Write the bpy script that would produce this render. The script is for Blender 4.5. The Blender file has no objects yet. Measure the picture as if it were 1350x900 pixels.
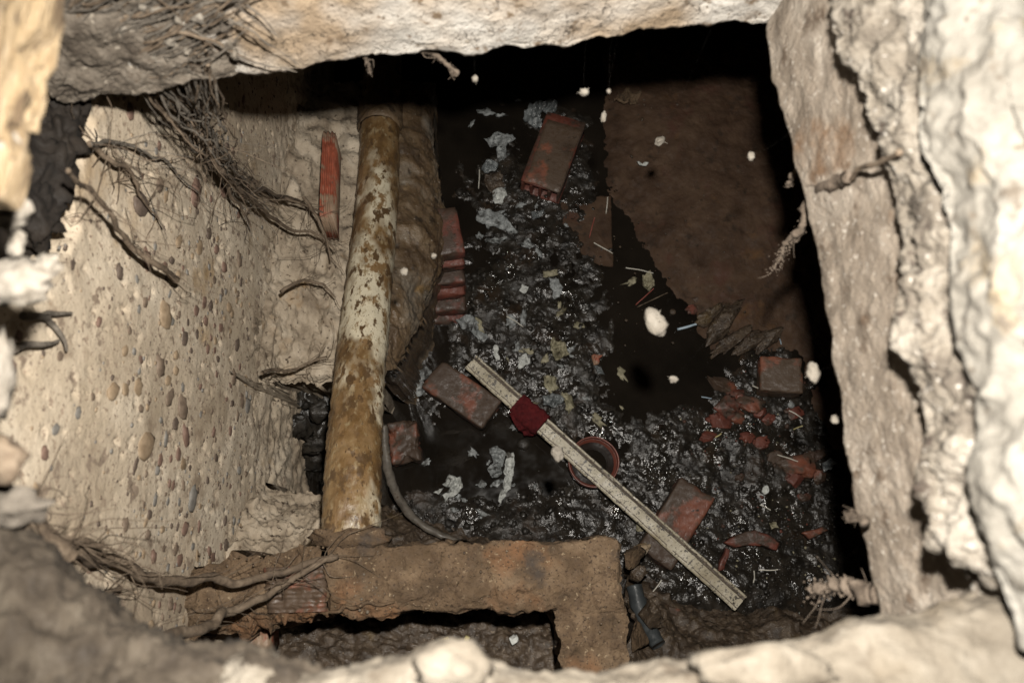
import bpy, bmesh, math, random
import numpy as np
from mathutils import Vector, Matrix
random.seed(7)
rng = np.random.default_rng(11)
S = bpy.context.scene
C = S.collection

# ------------------------------------------------------------------ camera, sky, flash, exposure
CAM_H, TILT, FPX = 2.45, math.radians(15.8), 1060.0
cd = bpy.data.cameras.new('camera'); cam = bpy.data.objects.new('camera', cd); C.objects.link(cam)
cd.sensor_width = 36.0; cd.lens = FPX / 1350 * 36.0
cd.clip_start = 0.02; cd.clip_end = 200
cam.location = (0, 0, CAM_H); cam.rotation_euler = (TILT, 0, 0)
cd.dof.use_dof = True; cd.dof.focus_distance = 1.9; cd.dof.aperture_fstop = 3.5
S.camera = cam

w = bpy.data.worlds.new('World'); S.world = w; w.use_nodes = True
nt = w.node_tree
sky = nt.nodes.new('ShaderNodeTexSky'); sky.sky_type = 'NISHITA'; sky.sun_disc = False
sky.sun_elevation = math.radians(2); sky.sun_rotation = math.radians(200)
bg = nt.nodes['Background']; bg.inputs['Strength'].default_value = 0.004
nt.links.new(sky.outputs['Color'], bg.inputs['Color'])

# the photograph is lit by the camera's own flash, a few centimetres above the lens
fl = bpy.data.lights.new('camera_flash', 'SPOT'); fl.energy = 185; fl.color = (1.0, 0.945, 0.865)
fl.spot_size = math.radians(108); fl.spot_blend = 0.75; fl.shadow_soft_size = 0.018
flash = bpy.data.objects.new('camera_flash', fl); C.objects.link(flash)
flash.location = (0.04, 0.145, 2.47); flash.rotation_euler = (math.radians(9), 0, 0)

S.render.engine = 'CYCLES'
S.view_settings.view_transform = 'Standard'; S.view_settings.look = 'None'
S.view_settings.exposure = 0.18; S.view_settings.gamma = 1.0
S.cycles.max_bounces = 4; S.cycles.sample_clamp_indirect = 4

# ------------------------------------------------------------------ measuring helpers
ct, st = math.cos(TILT), math.sin(TILT)
def W(px, py, z=0.0):
    """point of the place at height z that the photograph shows at (px, py)"""
    x = (px - 675) / FPX; y = (450 - py) / FPX
    d = (CAM_H - z) / (ct - y * st)
    return Vector((x * d, d * (y * ct + st), z))
def WX(px, py, X):
    x = (px - 675) / FPX; y = (450 - py) / FPX
    d = X / x
    return Vector((X, d * (y * ct + st), CAM_H - d * (ct - y * st)))
def proj(X, Y, Z):
    dz = Z - CAM_H
    yc = Y * ct + dz * st; zc = -Y * st + dz * ct
    return 675 + FPX * X / (-zc), 450 - FPX * yc / (-zc)

# ------------------------------------------------------------------ noise
_perm = np.random.default_rng(3).permutation(256); _perm = np.concatenate([_perm, _perm, _perm])
_g = np.random.default_rng(4).normal(size=(256, 3)); _g /= np.linalg.norm(_g, axis=1)[:, None]
def perlin(P):
    P = np.asarray(P, float); i = np.floor(P).astype(int); f = P - i; i &= 255
    u = f * f * f * (f * (f * 6 - 15) + 10)
    out = 0
    for dx in (0, 1):
        for dy in (0, 1):
            for dz in (0, 1):
                h = _perm[_perm[_perm[(i[:, 0] + dx) & 255] + ((i[:, 1] + dy) & 255)] + ((i[:, 2] + dz) & 255)]
                d = f - np.array([dx, dy, dz])
                wt = (u[:, 0] if dx else 1 - u[:, 0]) * (u[:, 1] if dy else 1 - u[:, 1]) * (u[:, 2] if dz else 1 - u[:, 2])
                out = out + wt * (_g[h] * d).sum(1)
    return out * 1.6
def fbm(P, scale, octv=4, seed=0.0, gain=0.5, ridged=False):
    P = np.asarray(P, float) * scale + seed * 17.31
    a, s, out = 1.0, 1.0, np.zeros(len(P))
    for k in range(octv):
        n = perlin(P * s + k * 5.7)
        out += a * ((1 - 2 * np.abs(n)) if ridged else n); a *= gain; s *= 2.03
    return out

# ------------------------------------------------------------------ materials
def mat(name, ramp, scale=8, detail=8, rough=(0.75, 0.95), layers=(), bumps=((60, 0.4, 0.004),), spec=0.3,
        metallic=0.0, coat=0.0, stretch=(1, 1, 1), cracks=None, objco=False, rscale=None):
    m = bpy.data.materials.new(name); m.use_nodes = True
    t = m.node_tree; N = t.nodes; L = t.links; b = N['Principled BSDF']
    if objco:
        tc = N.new('ShaderNodeTexCoord'); src = tc.outputs['Object']
    else:
        g = N.new('ShaderNodeNewGeometry'); src = g.outputs['Position']
    mp = N.new('ShaderNodeMapping'); mp.inputs['Scale'].default_value = stretch; L.new(src, mp.inputs['Vector']); co = mp.outputs['Vector']
    def noise(sc, det=6, ro=0.6, dist=0.0, vec=None):
        n = N.new('ShaderNodeTexNoise'); n.inputs['Scale'].default_value = sc; n.inputs['Detail'].default_value = det
        n.inputs['Roughness'].default_value = ro; n.inputs['Distortion'].default_value = dist
        L.new(vec or co, n.inputs['Vector']); return n.outputs['Fac']
    base = noise(scale, min(detail, 6))
    cr = N.new('ShaderNodeValToRGB'); e = cr.color_ramp.elements
    while len(e) < len(ramp): e.new(0.5)
    for k, (p, c) in enumerate(ramp): e[k].position = p; e[k].color = (*c, 1)
    L.new(base, cr.inputs['Fac']); col = cr.outputs['Color']
    for (sc, lo, hi, c) in layers:
        f = noise(sc, 4, 0.62)
        mr = N.new('ShaderNodeMapRange'); mr.inputs[1].default_value = lo; mr.inputs[2].default_value = hi; L.new(f, mr.inputs[0])
        mx = N.new('ShaderNodeMix'); mx.data_type = 'RGBA'; L.new(mr.outputs[0], mx.inputs[0]); L.new(col, mx.inputs[6]); mx.inputs[7].default_value = (*c, 1)
        col = mx.outputs[2]
    nrm = None
    for (sc, stg, dist, *det) in bumps:
        bp = N.new('ShaderNodeBump'); bp.inputs['Strength'].default_value = stg; bp.inputs['Distance'].default_value = dist
        L.new(noise(sc, det[0] if det else 4, 0.6), bp.inputs['Height'])
        if nrm: L.new(nrm, bp.inputs['Normal'])
        nrm = bp.outputs['Normal']
    if cracks:
        sc, width, c = cracks
        wn = N.new('ShaderNodeTexNoise'); wn.inputs['Scale'].default_value = sc * 1.5; wn.inputs['Detail'].default_value = 6; L.new(co, wn.inputs['Vector'])
        ma = N.new('ShaderNodeVectorMath'); ma.operation = 'MULTIPLY_ADD'; ma.inputs[1].default_value = (0.12,) * 3
        L.new(wn.outputs['Color'], ma.inputs[0]); L.new(co, ma.inputs[2])
        vo = N.new('ShaderNodeTexVoronoi'); vo.feature = 'DISTANCE_TO_EDGE'; vo.inputs['Scale'].default_value = sc; L.new(ma.outputs[0], vo.inputs['Vector'])
        mr = N.new('ShaderNodeMapRange'); mr.inputs[1].default_value = 0.0; mr.inputs[2].default_value = width; mr.inputs[3].default_value = 1; mr.inputs[4].default_value = 0
        L.new(vo.outputs['Distance'], mr.inputs[0])
        gate = noise(sc * 0.8, 3); mg = N.new('ShaderNodeMapRange'); mg.inputs[1].default_value = .46; mg.inputs[2].default_value = .54; L.new(gate, mg.inputs[0])
        mm = N.new('ShaderNodeMath'); mm.operation = 'MULTIPLY'; L.new(mr.outputs[0], mm.inputs[0]); L.new(mg.outputs[0], mm.inputs[1])
        mx = N.new('ShaderNodeMix'); mx.data_type = 'RGBA'; L.new(mm.outputs[0], mx.inputs[0]); L.new(col, mx.inputs[6]); mx.inputs[7].default_value = (*c, 1); col = mx.outputs[2]
        bp = N.new('ShaderNodeBump'); bp.inputs['Strength'].default_value = 0.9; bp.inputs['Distance'].default_value = 0.006; bp.invert = True
        L.new(mm.outputs[0], bp.inputs['Height'])
        if nrm: L.new(nrm, bp.inputs['Normal'])
        nrm = bp.outputs['Normal']
    L.new(col, b.inputs['Base Color'])
    if nrm: L.new(nrm, b.inputs['Normal'])
    rr = N.new('ShaderNodeMapRange'); rr.inputs[1].default_value = 0.35; rr.inputs[2].default_value = 0.65
    rr.inputs[3].default_value = rough[0]; rr.inputs[4].default_value = rough[1]
    L.new(noise(rscale or scale * 3 + 5, 2), rr.inputs[0]); L.new(rr.outputs[0], b.inputs['Roughness'])
    b.inputs['Specular IOR Level'].default_value = spec; b.inputs['Metallic'].default_value = metallic
    b.inputs['Coat Weight'].default_value = coat; b.inputs['Coat Roughness'].default_value = 0.12
    return m

M = {}
M['wall'] = mat('pebbly_concrete', [(.3, (.33, .268, .192)), (.5, (.435, .365, .276)), (.7, (.52, .455, .36))], 5,
    layers=((75, .59, .64, (.27, .21, .155)), (150, .62, .66, (.12, .09, .07)), (2.2, .55, .72, (.27, .205, .138)), (3.1, .61, .72, (.30, .195, .09)), (11, .58, .70, (.25, .195, .14)), (1.4, .50, .66, (.27, .215, .155)), (28, .60, .66, (.20, .155, .115))),
    bumps=((45, .35, .005), (170, .6, .0028), (420, .5, .0012)))
M['slabpale'] = mat('limewashed_concrete', [(.3, (.20, .182, .16)), (.5, (.325, .306, .277)), (.72, (.42, .405, .38))], 8,
    layers=((2.6, .54, .66, (.205, .155, .105)), (34, .58, .67, (.11, .078, .05)), (150, .62, .67, (.08, .06, .042))),
    bumps=((50, .7, .006), (200, .8, .0025)), cracks=(13, .008, (.06, .048, .036)))
M['slabtan'] = mat('sandy_concrete', [(.3, (.105, .084, .064)), (.5, (.165, .137, .108)), (.72, (.225, .196, .162))], 14,
    layers=((24, .57, .69, (.08, .058, .041)), (130, .60, .66, (.30, .272, .235)), (6, .60, .75, (.125, .075, .042))),
    bumps=((60, .6, .006), (220, .8, .003)))
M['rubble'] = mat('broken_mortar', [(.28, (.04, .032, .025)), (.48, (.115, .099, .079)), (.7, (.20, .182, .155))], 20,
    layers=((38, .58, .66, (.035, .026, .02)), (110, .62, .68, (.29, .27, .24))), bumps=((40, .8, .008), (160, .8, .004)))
M['plaster'] = mat('white_plaster', [(.3, (.08, .072, .060)), (.5, (.135, .126, .109)), (.7, (.18, .171, .153))], 9,
    layers=((10, .58, .72, (.145, .11, .065)), (40, .60, .70, (.07, .058, .045))), bumps=((26, .7, .010), (110, .6, .004)))
M['nearrim'] = mat('crumbling_rim', [(.3, (.062, .051, .038)), (.5, (.108, .093, .073)), (.7, (.155, .138, .113))], 16,
    layers=((26, .57, .69, (.055, .043, .031)), (6, .56, .7, (.09, .072, .05))), bumps=((30, .7, .010), (110, .7, .005)))
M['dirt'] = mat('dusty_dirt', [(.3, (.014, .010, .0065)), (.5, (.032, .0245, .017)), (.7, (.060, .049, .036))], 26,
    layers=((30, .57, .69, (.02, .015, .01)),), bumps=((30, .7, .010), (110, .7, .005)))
M['humus'] = mat('black_humus', [(.3, (.006, .0045, .0035)), (.7, (.018, .013, .009))], 14, bumps=((40, .7, .008),))  # near-black soil colour stands in for the shaded hollow at upper left
M['cornerdirt'] = mat('dusty_grey_corner', [(.3, (.04, .031, .023)), (.5, (.095, .079, .062)), (.72, (.165, .145, .12))], 22,
    layers=((22, .56, .66, (.06, .045, .032)), (60, .60, .68, (.24, .21, .17))), bumps=((40, .8, .008), (160, .7, .003)))
M['earth'] = mat('dry_earth', [(.3, (.13, .10, .07)), (.5, (.27, .222, .165)), (.72, (.39, .335, .262))], 14,
    layers=((60, .60, .67, (.05, .034, .022)), (5, .6, .75, (.22, .13, .05))), bumps=((30, .7, .008), (130, .8, .004)))
M['haunch'] = mat('stained_mortar', [(.3, (.036, .022, .012)), (.5, (.085, .056, .031)), (.72, (.15, .112, .073))], 10,
    layers=((24, .56, .66, (.03, .02, .012)), (5, .53, .66, (.105, .088, .068)), (120, .66, .69, (.26, .22, .18)), (7, .62, .7, (.17, .11, .05))), bumps=((36, .7, .006), (150, .7, .003)), rough=(.35, .7), spec=.5)
M['ledge'] = mat('silt_covered_mortar', [(.3, (.046, .030, .017)), (.5, (.09, .059, .034)), (.72, (.145, .100, .061))], 18,
    layers=((34, .55, .66, (.066, .042, .024)), (4, .57, .70, (.15, .072, .032)), (120, .63, .67, (.20, .15, .095)), (190, .58, .63, (.035, .022, .013)), (10, .62, .72, (.045, .034, .026)), (5.5, .55, .66, (.062, .040, .022))), bumps=((34, .9, .008), (120, .8, .004), (380, .7, .0015)))
M['pipe'] = mat('rusty_painted_pipe', [(.3, (.045, .024, .010)), (.48, (.11, .064, .026)), (.68, (.19, .125, .06))], 16,
    layers=((4.5, .49, .58, (.44, .395, .295)), (26, .54, .60, (.15, .092, .042)), (60, .54, .66, (.20, .15, .085)), (34, .56, .61, (.07, .042, .02)), (3.2, .55, .64, (.085, .052, .027)), (140, .63, .67, (.045, .026, .014))),
    bumps=((60, .5, .003), (240, .5, .0012)), rough=(.22, .55), spec=.55, stretch=(1.3, .6, 1))
M['sludge'] = mat('wet_black_sludge', [(.3, (.0055, .0046, .0036)), (.5, (.0145, .0120, .0093)), (.72, (.030, .025, .0195))], 24,
    layers=((95, .61, .69, (.036, .032, .027)), (8, .55, .70, (.030, .0195, .0125)), (14, .60, .68, (.008, .007, .006))), bumps=((60, .6, .005, 2), (150, .8, .0024, 2)), rough=(.09, .55), spec=.42, rscale=9)
M['water'] = mat('black_sewage_water', [(.3, (.005, .0041, .0032)), (.7, (.013, .0102, .0076))], 4, bumps=((9, .12, .004),), rough=(.03, .12), spec=.5)
M['bank'] = mat('brown_sediment', [(.3, (.025, .0135, .0078)), (.5, (.046, .0265, .0158)), (.72, (.072, .044, .027))], 11,
    layers=((26, .62, .72, (.021, .014, .009)), (7, .62, .74, (.085, .045, .020)), (16, .58, .68, (.026, .016, .010)), (5, .58, .68, (.055, .026, .017)), (190, .68, .71, (.13, .095, .06))), bumps=((30, .4, .004), (140, .8, .003), (400, .5, .001)), rough=(.6, .9), spec=.2)
def brickmat(name, red, mud, amt):
    return mat(name, [(.3, tuple(c * .6 for c in red)), (.5, red), (.72, tuple(c * 1.25 for c in red))], 20,
        layers=((9, .62 - amt * .3, .70 - amt * .3, mud), (60, .62, .70, tuple(c * .5 for c in mud))), bumps=((45, .5, .004), (200, .6, .002)), rough=(.4, .8), spec=.4)
M['brick_red'] = brickmat('wet_red_brick', (.095, .028, .018), (.040, .024, .016), .50)
M['brick_bright'] = brickmat('clean_red_brick', (.21, .058, .032), (.20, .14, .095), .36)
M['brick_mud'] = brickmat('mud_coated_brick', (.14, .05, .028), (.06, .039, .025), .75)
M['brick_dark'] = brickmat('sooty_brick', (.13, .044, .025), (.046, .029, .019), .74)
M['pot'] = mat('terracotta_plastic', [(.3, (.08, .023, .015)), (.7, (.145, .042, .028))], 30, layers=((25, .60, .70, (.05, .02, .014)),), bumps=((80, .2, .001),), rough=(.3, .5), spec=.5)
M['trim'] = mat('mouldy_cream_plastic', [(.3, (.23, .20, .14)), (.5, (.32, .285, .21)), (.72, (.40, .365, .285))], 10,
    layers=((85, .575, .61, (.03, .024, .018)), (190, .57, .61, (.05, .042, .03)), (6, .55, .72, (.19, .15, .085)), (22, .66, .70, (.05, .04, .028))), bumps=((120, .3, .001),), rough=(.35, .6), spec=.5)
M['cloth'] = mat('dark_red_cloth', [(.3, (.035, .004, .005)), (.7, (.080, .009, .010))], 50, layers=((20, .6, .75, (.022, .005, .005)),), bumps=((40, .9, .008), (300, .8, .002)), rough=(.8, .95), spec=.15)
M['paper'] = mat('sodden_grey_paper', [(.3, (.075, .078, .075)), (.5, (.20, .212, .212)), (.72, (.36, .378, .378))], 60,
    layers=((24, .53, .64, (.03, .029, .026)), (220, .60, .65, (.05, .046, .042))), bumps=((60, .9, .006), (240, .6, .002)), rough=(.3, .65), spec=.45)
M['paperwhite'] = mat('pale_paper', [(.3, (.22, .227, .215)), (.5, (.38, .39, .37)), (.7, (.5, .51, .49))], 60, layers=((30, .56, .66, (.06, .056, .048)),), bumps=((70, .9, .006), (240, .6, .002)), rough=(.35, .7))
M['paperyellow'] = mat('yellowed_paper', [(.3, (.10, .09, .055)), (.7, (.30, .275, .19))], 50, layers=((30, .55, .66, (.05, .042, .025)),), bumps=((70, .9, .006),), rough=(.4, .7))
M['film'] = mat('grey_plastic_film', [(.3, (.05, .055, .055)), (.7, (.17, .185, .19))], 30, layers=((40, .6, .7, (.025, .024, .022)),), bumps=((50, .8, .006), (200, .5, .002)), rough=(.15, .35), spec=.6)
M['root'] = mat('dry_root', [(.3, (.045, .032, .022)), (.5, (.095, .07, .048)), (.72, (.165, .128, .092))], 40, bumps=((150, .8, .003),))
M['rootpale'] = mat('dusty_root', [(.3, (.07, .053, .039)), (.7, (.155, .122, .094))], 50, bumps=((120, .9, .004),))
M['rootgrey'] = mat('grey_root', [(.3, (.05, .042, .034)), (.7, (.14, .122, .10))], 40, bumps=((130, .8, .004),))
M['wood'] = mat('weathered_board', [(.3, (.10, .066, .034)), (.5, (.17, .125, .072)), (.72, (.23, .18, .12))], 30, layers=((9, .54, .64, (.06, .04, .022)), (40, .6, .66, (.04, .027, .016))), bumps=((60, .8, .008),), stretch=(6, 1, 6))
M['fluff'] = mat('pale_fluff', [(.3, (.14, .122, .098)), (.7, (.23, .21, .18))], 60, bumps=((200, .8, .003),))
M['straw'] = mat('pale_straw', [(.3, (.34, .32, .27)), (.7, (.56, .54, .48))], 60, bumps=())
M['strawblue'] = mat('bluish_plastic', [(.3, (.20, .27, .33)), (.7, (.38, .46, .52))], 60, bumps=(), rough=(.2, .4))
M['strawred'] = mat('red_plastic', [(.3, (.17, .045, .035)), (.7, (.26, .08, .065))], 60, bumps=(), rough=(.3, .5))
M['strawyellow'] = mat('yellow_reed', [(.3, (.33, .28, .12)), (.7, (.52, .46, .24))], 60, bumps=())
M['darkhose'] = mat('grey_hose', [(.3, (.045, .038, .031)), (.7, (.135, .12, .10))], 40, layers=((40, .58, .68, (.05, .035, .025)),), bumps=((90, .5, .002),), rough=(.3, .6))
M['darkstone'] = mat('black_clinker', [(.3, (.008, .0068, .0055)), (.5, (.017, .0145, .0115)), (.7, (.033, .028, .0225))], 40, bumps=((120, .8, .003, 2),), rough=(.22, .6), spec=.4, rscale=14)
M['brownlump'] = mat('brown_clay', [(.3, (.026, .018, .0115)), (.5, (.05, .035, .023)), (.72, (.088, .064, .043))], 30, layers=((9, .60, .70, (.08, .054, .026)), (120, .62, .66, (.13, .10, .07))), bumps=((60, .8, .006), (240, .6, .002)), rough=(.3, .7), spec=.45)
M['web'] = mat('cobweb', [(.3, (.10, .095, .09)), (.7, (.16, .15, .14))], 50, bumps=())
M['bluepipe'] = mat('dark_slate_plastic', [(.3, (.020, .023, .024)), (.7, (.045, .050, .052))], 30, bumps=((90, .4, .002),), rough=(.3, .6))
PEB = []
for k, (a, b) in enumerate([((.085, .062, .045), (.165, .125, .092)), ((.10, .062, .046), (.165, .108, .084)), ((.105, .098, .088), (.19, .178, .16)), ((.16, .115, .072), (.26, .197, .132)), ((.058, .043, .034), (.115, .087, .068))]):
    PEB.append(mat(['brown_pebble', 'reddish_pebble', 'grey_pebble', 'ochre_pebble', 'umber_pebble'][k], [(.3, a), (.7, b)], 70, bumps=((150, .4, .002),), rough=(.5, .8)))

# ------------------------------------------------------------------ object helpers
def tag(o, label=None, cat=None, group=None, kind=None):
    if label: o['label'] = label
    if cat: o['category'] = cat
    if group: o['group'] = group
    if kind: o['kind'] = kind
    return o
def empty(name, loc, label, cat, group=None):
    o = bpy.data.objects.new(name, None); C.objects.link(o); o.location = loc; o.empty_display_size = .05
    return tag(o, label, cat, group)
def mk(name, V, F, m, parent=None, smooth=True):
    V = np.asarray(V, float)
    if parent is not None:
        off = np.zeros(3); q = parent
        while q is not None: off = off + np.array(q.location); q = q.parent
    else: off = V.mean(0); off[2] = V[:, 2].min()
    me = bpy.data.meshes.new(name); me.from_pydata((V - off).tolist(), [], [tuple(int(i) for i in f) for f in F]); me.update()
    if smooth: me.polygons.foreach_set('use_smooth', [True] * len(me.polygons))
    me.materials.append(m)
    o = bpy.data.objects.new(name, me); C.objects.link(o)
    if parent is not None: o.parent = parent
    else: o.location = off
    return o
def gridfaces(n, m, wrap=False, base=0):
    F = []
    mm = m if wrap else m - 1
    for i in range(n - 1):
        for j in range(mm):
            k = (j + 1) % m
            F.append((base + i * m + j, base + i * m + k, base + (i + 1) * m + k, base + (i + 1) * m + j))
    return F
def gridnormals(G, wrap=False):
    du = np.gradient(G, axis=0)
    if wrap: dv = np.roll(G, -1, 1) - np.roll(G, 1, 1)
    else: dv = np.gradient(G, axis=1)
    n = np.cross(du, dv); return n / (np.linalg.norm(n, axis=2, keepdims=True) + 1e-9)
def cat_rows(A, n):
    """Catmull-Rom resample along axis 0"""
    A = np.asarray(A, float); k = len(A); t = np.linspace(0, k - 1, n); i = np.minimum(t.astype(int), k - 2); f = (t - i).reshape((-1,) + (1,) * (A.ndim - 1))
    g = lambda j: A[np.clip(j, 0, k - 1)]
    p0, p1, p2, p3 = g(i - 1), g(i), g(i + 1), g(i + 2)
    return .5 * (2 * p1 + (p2 - p0) * f + (2 * p0 - 5 * p1 + 4 * p2 - p3) * f ** 2 + (3 * p1 - p0 - 3 * p2 + p3) * f ** 3)
def patch(name, rows, m, n=(80, 60), amp=.01, sc=18, zb=-.03, parent=None, seed=0, amp2=None, edge=.0, ridged=False, bevel=0):
    """closed lump of material: top surface through measured points (px, py, z), sides dropping to zb"""
    G = np.array([[W(*p)[:] for p in r] for r in rows])
    G = cat_rows(G, n[0]); G = cat_rows(G.transpose(1, 0, 2), n[1]).transpose(1, 0, 2)
    P = G.reshape(-1, 3)
    d = fbm(P, sc, 5, seed, .55, ridged) * amp + fbm(P, sc * 6, 3, seed + 3) * (amp * .22 if amp2 is None else amp2)
    N = gridnormals(G).reshape(-1, 3); N[N[:, 2] < 0] *= -1
    P = P + N * d[:, None]
    if bevel:
        I, J = np.meshgrid(np.arange(n[0]), np.arange(n[1]), indexing='ij'); q = np.minimum(np.minimum(I, n[0] - 1 - I), np.minimum(J, n[1] - 1 - J)).ravel()
        P[:, 2] -= bevel * np.clip(1 - q / 5., 0, 1) ** 2 * (1 + fbm(P, 30, 3, seed + 21))
    if edge:
        e = np.stack([fbm(P, sc * 1.2, 4, seed + 7), fbm(P, sc * 1.2, 4, seed + 9), np.zeros(len(P))], 1) * edge
        P = P + e
    F = gridfaces(n[0], n[1])
    ring = [j for j in range(n[1])] + [i * n[1] + n[1] - 1 for i in range(1, n[0])] + [(n[0] - 1) * n[1] + j for j in range(n[1] - 2, -1, -1)] + [i * n[1] for i in range(n[0] - 2, 0, -1)]
    V = [tuple(p) for p in P]; prev = ring; lev = 5; c0 = P.mean(0)
    for q in range(1, lev + 1):
        b = len(V)
        R = P[ring].copy(); top = R[:, 2].copy(); R[:, 2] = top + (zb - top) * q / lev
        jit = np.stack([fbm(R, 14, 3, seed + 11), fbm(R, 14, 3, seed + 13)], 1) * .012
        R[:, :2] += jit - (R[:, :2] - c0[:2]) * .02 * q
        V += [tuple(p) for p in R]; cur = list(range(b, b + len(ring)))
        for k in range(len(ring)): k2 = (k + 1) % len(ring); F.append((prev[k], prev[k2], cur[k2], cur[k]))
        prev = cur
    F.append(tuple(reversed(prev)))
    return mk(name, V, F, m, parent)
def sweep(name, path, out, prof, m, n, segs, amp=.012, sc=14, parent=None, seed=0, ragged=None, ridged=False):
    """closed profile (outward, z) carried along a path in plan; the last profile point joins the first"""
    path = cat_rows(np.array(path, float), n); out = cat_rows(np.array(out, float), n); out /= np.linalg.norm(out, axis=1)[:, None]
    pp = []
    for k, (a, s) in enumerate(zip(prof, segs)):
        b = prof[(k + 1) % len(prof)]
        for t in range(s): pp.append((a[0] + (b[0] - a[0]) * t / s, a[1] + (b[1] - a[1]) * t / s))
    pp = np.array(pp)
    G = np.zeros((n, len(pp), 3)); G[:, :, :2] = path[:, None, :2] + out[:, None, :2] * pp[None, :, 0:1]; G[:, :, 2] = pp[None, :, 1] + path[:, 2:3]
    P = G.reshape(-1, 3)
    nn = gridnormals(G, True).reshape(-1, 3)
    d = fbm(P, sc, 6, seed, .55, ridged) * amp + fbm(P, sc * 8, 3, seed + 2) * amp * .25
    V = P + nn * d[:, None]
    if ragged is not None:
        wgt = np.exp(-((P[:, 2] - ragged[0]) / ragged[2]) ** 2)
        V[:, 2] += wgt * ragged[1] * (fbm(P * np.array([1, 1, .3]), 22, 5, seed + 5))
    F = gridfaces(n, len(pp), True)
    F.append(tuple(range(len(pp) - 1, -1, -1))); F.append(tuple((n - 1) * len(pp) + j for j in range(len(pp))))
    return mk(name, V, F, m, parent)
def tube(name, pts, rad, m, parent=None, sides=6, n=None, wob=0.0, seed=0, rough=0.0):
    pts = np.array([tuple(p) for p in pts], float); n = n or max(6, len(pts) * 5)
    if len(pts) > 2: Q = cat_rows(pts, n)
    else: Q = pts[0] + (pts[1] - pts[0]) * np.linspace(0, 1, n)[:, None]
    R = np.interp(np.linspace(0, 1, n), np.linspace(0, 1, len(rad)), rad)
    if wob:
        Q = Q + np.stack([fbm(Q, 9, 4, seed + k, .45) for k in range(3)], 1) * wob * np.sin(np.linspace(0.15, math.pi - .15, n))[:, None]
    T = np.gradient(Q, axis=0); T /= np.linalg.norm(T, axis=1)[:, None] + 1e-9
    up = np.array([.31, .22, .92]); A = np.cross(T, up); A /= np.linalg.norm(A, axis=1)[:, None] + 1e-9; B = np.cross(T, A)
    th = np.linspace(0, 2 * math.pi, sides, endpoint=False)
    G = Q[:, None] + (A[:, None] * np.cos(th)[None, :, None] + B[:, None] * np.sin(th)[None, :, None]) * R[:, None, None]
    if rough:
        Gf = G.reshape(-1, 3); nn = (G - Q[:, None]).reshape(-1, 3); nn /= np.linalg.norm(nn, axis=1)[:, None] + 1e-9
        Gf = Gf + nn * (fbm(Gf, 60, 4, seed + 5) * rough)[:, None]; G = Gf.reshape(G.shape)
    F = gridfaces(n, sides, True); F.append(tuple(range(sides))); F.append(tuple((n - 1) * sides + j for j in range(sides - 1, -1, -1)))
    return mk(name, G.reshape(-1, 3), F, m, parent)
_ico = {}
def ico(sub):
    if sub not in _ico:
        bm = bmesh.new(); bmesh.ops.create_icosphere(bm, subdivisions=sub, radius=1)
        _ico[sub] = (np.array([v.co[:] for v in bm.verts]), [tuple(v.index for v in f.verts) for f in bm.faces]); bm.free()
    return _ico[sub]
def lump(name, loc, size, m, parent=None, amp=.3, sc=1.6, sub=3, rot=(0, 0, 0), seed=0, facet=False, smooth=True):
    V, F = ico(sub); V = V.copy()
    V *= (1 + amp * fbm(V, sc, 4, seed + 1.3))[:, None]
    if facet:      # broken faces: flatten against random planes
        r = np.random.default_rng(int(seed * 10) + 5)
        for k in range(9):
            d = r.normal(size=3); d /= np.linalg.norm(d); lim = r.uniform(.5, .8); s = V @ d; ov = np.maximum(s - lim, 0); V -= ov[:, None] * d * .93
    V = V * np.array(size); R = np.array(Matrix.Rotation(rot[2], 3, 'Z') @ Matrix.Rotation(rot[1], 3, 'Y') @ Matrix.Rotation(rot[0], 3, 'X'))
    V = V @ R.T + np.array(loc)
    return mk(name, V, F, m, parent, smooth)
def rbox(h, r, n=8):
    """rounded box verts/faces, half sizes h"""
    bm = bmesh.new(); bmesh.ops.create_cube(bm, size=2.0)
    bmesh.ops.subdivide_edges(bm, edges=bm.edges[:], cuts=n, use_grid_fill=True)
    V = np.array([v.co[:] for v in bm.verts]) ; F = [tuple(v.index for v in f.verts) for f in bm.faces]; bm.free()
    h = np.array(h); V = np.sign(V) * np.abs(V) ** .8 * h; q = np.clip(V, -(h - r), h - r); d = V - q; L = np.linalg.norm(d, axis=1, keepdims=True)
    return np.where(L > 1e-9, q + d / (L + 1e-12) * r, V), F
def place(V, loc, rot):
    R = np.array(Matrix.Rotation(rot[2], 3, 'Z') @ Matrix.Rotation(rot[1], 3, 'Y') @ Matrix.Rotation(rot[0], 3, 'X'))
    return V @ R.T + np.array(loc)
def edge_frame(c0, c1): d = c1 - c0; return math.atan2(d.y, d.x)
def brick(name, loc, dims, rot, m, label=None, cat=None, parent=None, chip=.006, seed=0, r=.006, n=12, group=None):
    V, F = rbox([d / 2 for d in dims], r, n)
    nn = V / np.linalg.norm(V, axis=1, keepdims=True)
    V = V - nn * (np.maximum(fbm(V, 26, 4, seed + 2), 0) * chip * 1.6 + fbm(V, 90, 3, seed) * .0012)[:, None]
    o = mk(name, place(V, loc, rot), F, m, parent)
    if label: tag(o, label, cat, group)
    return o

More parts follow.
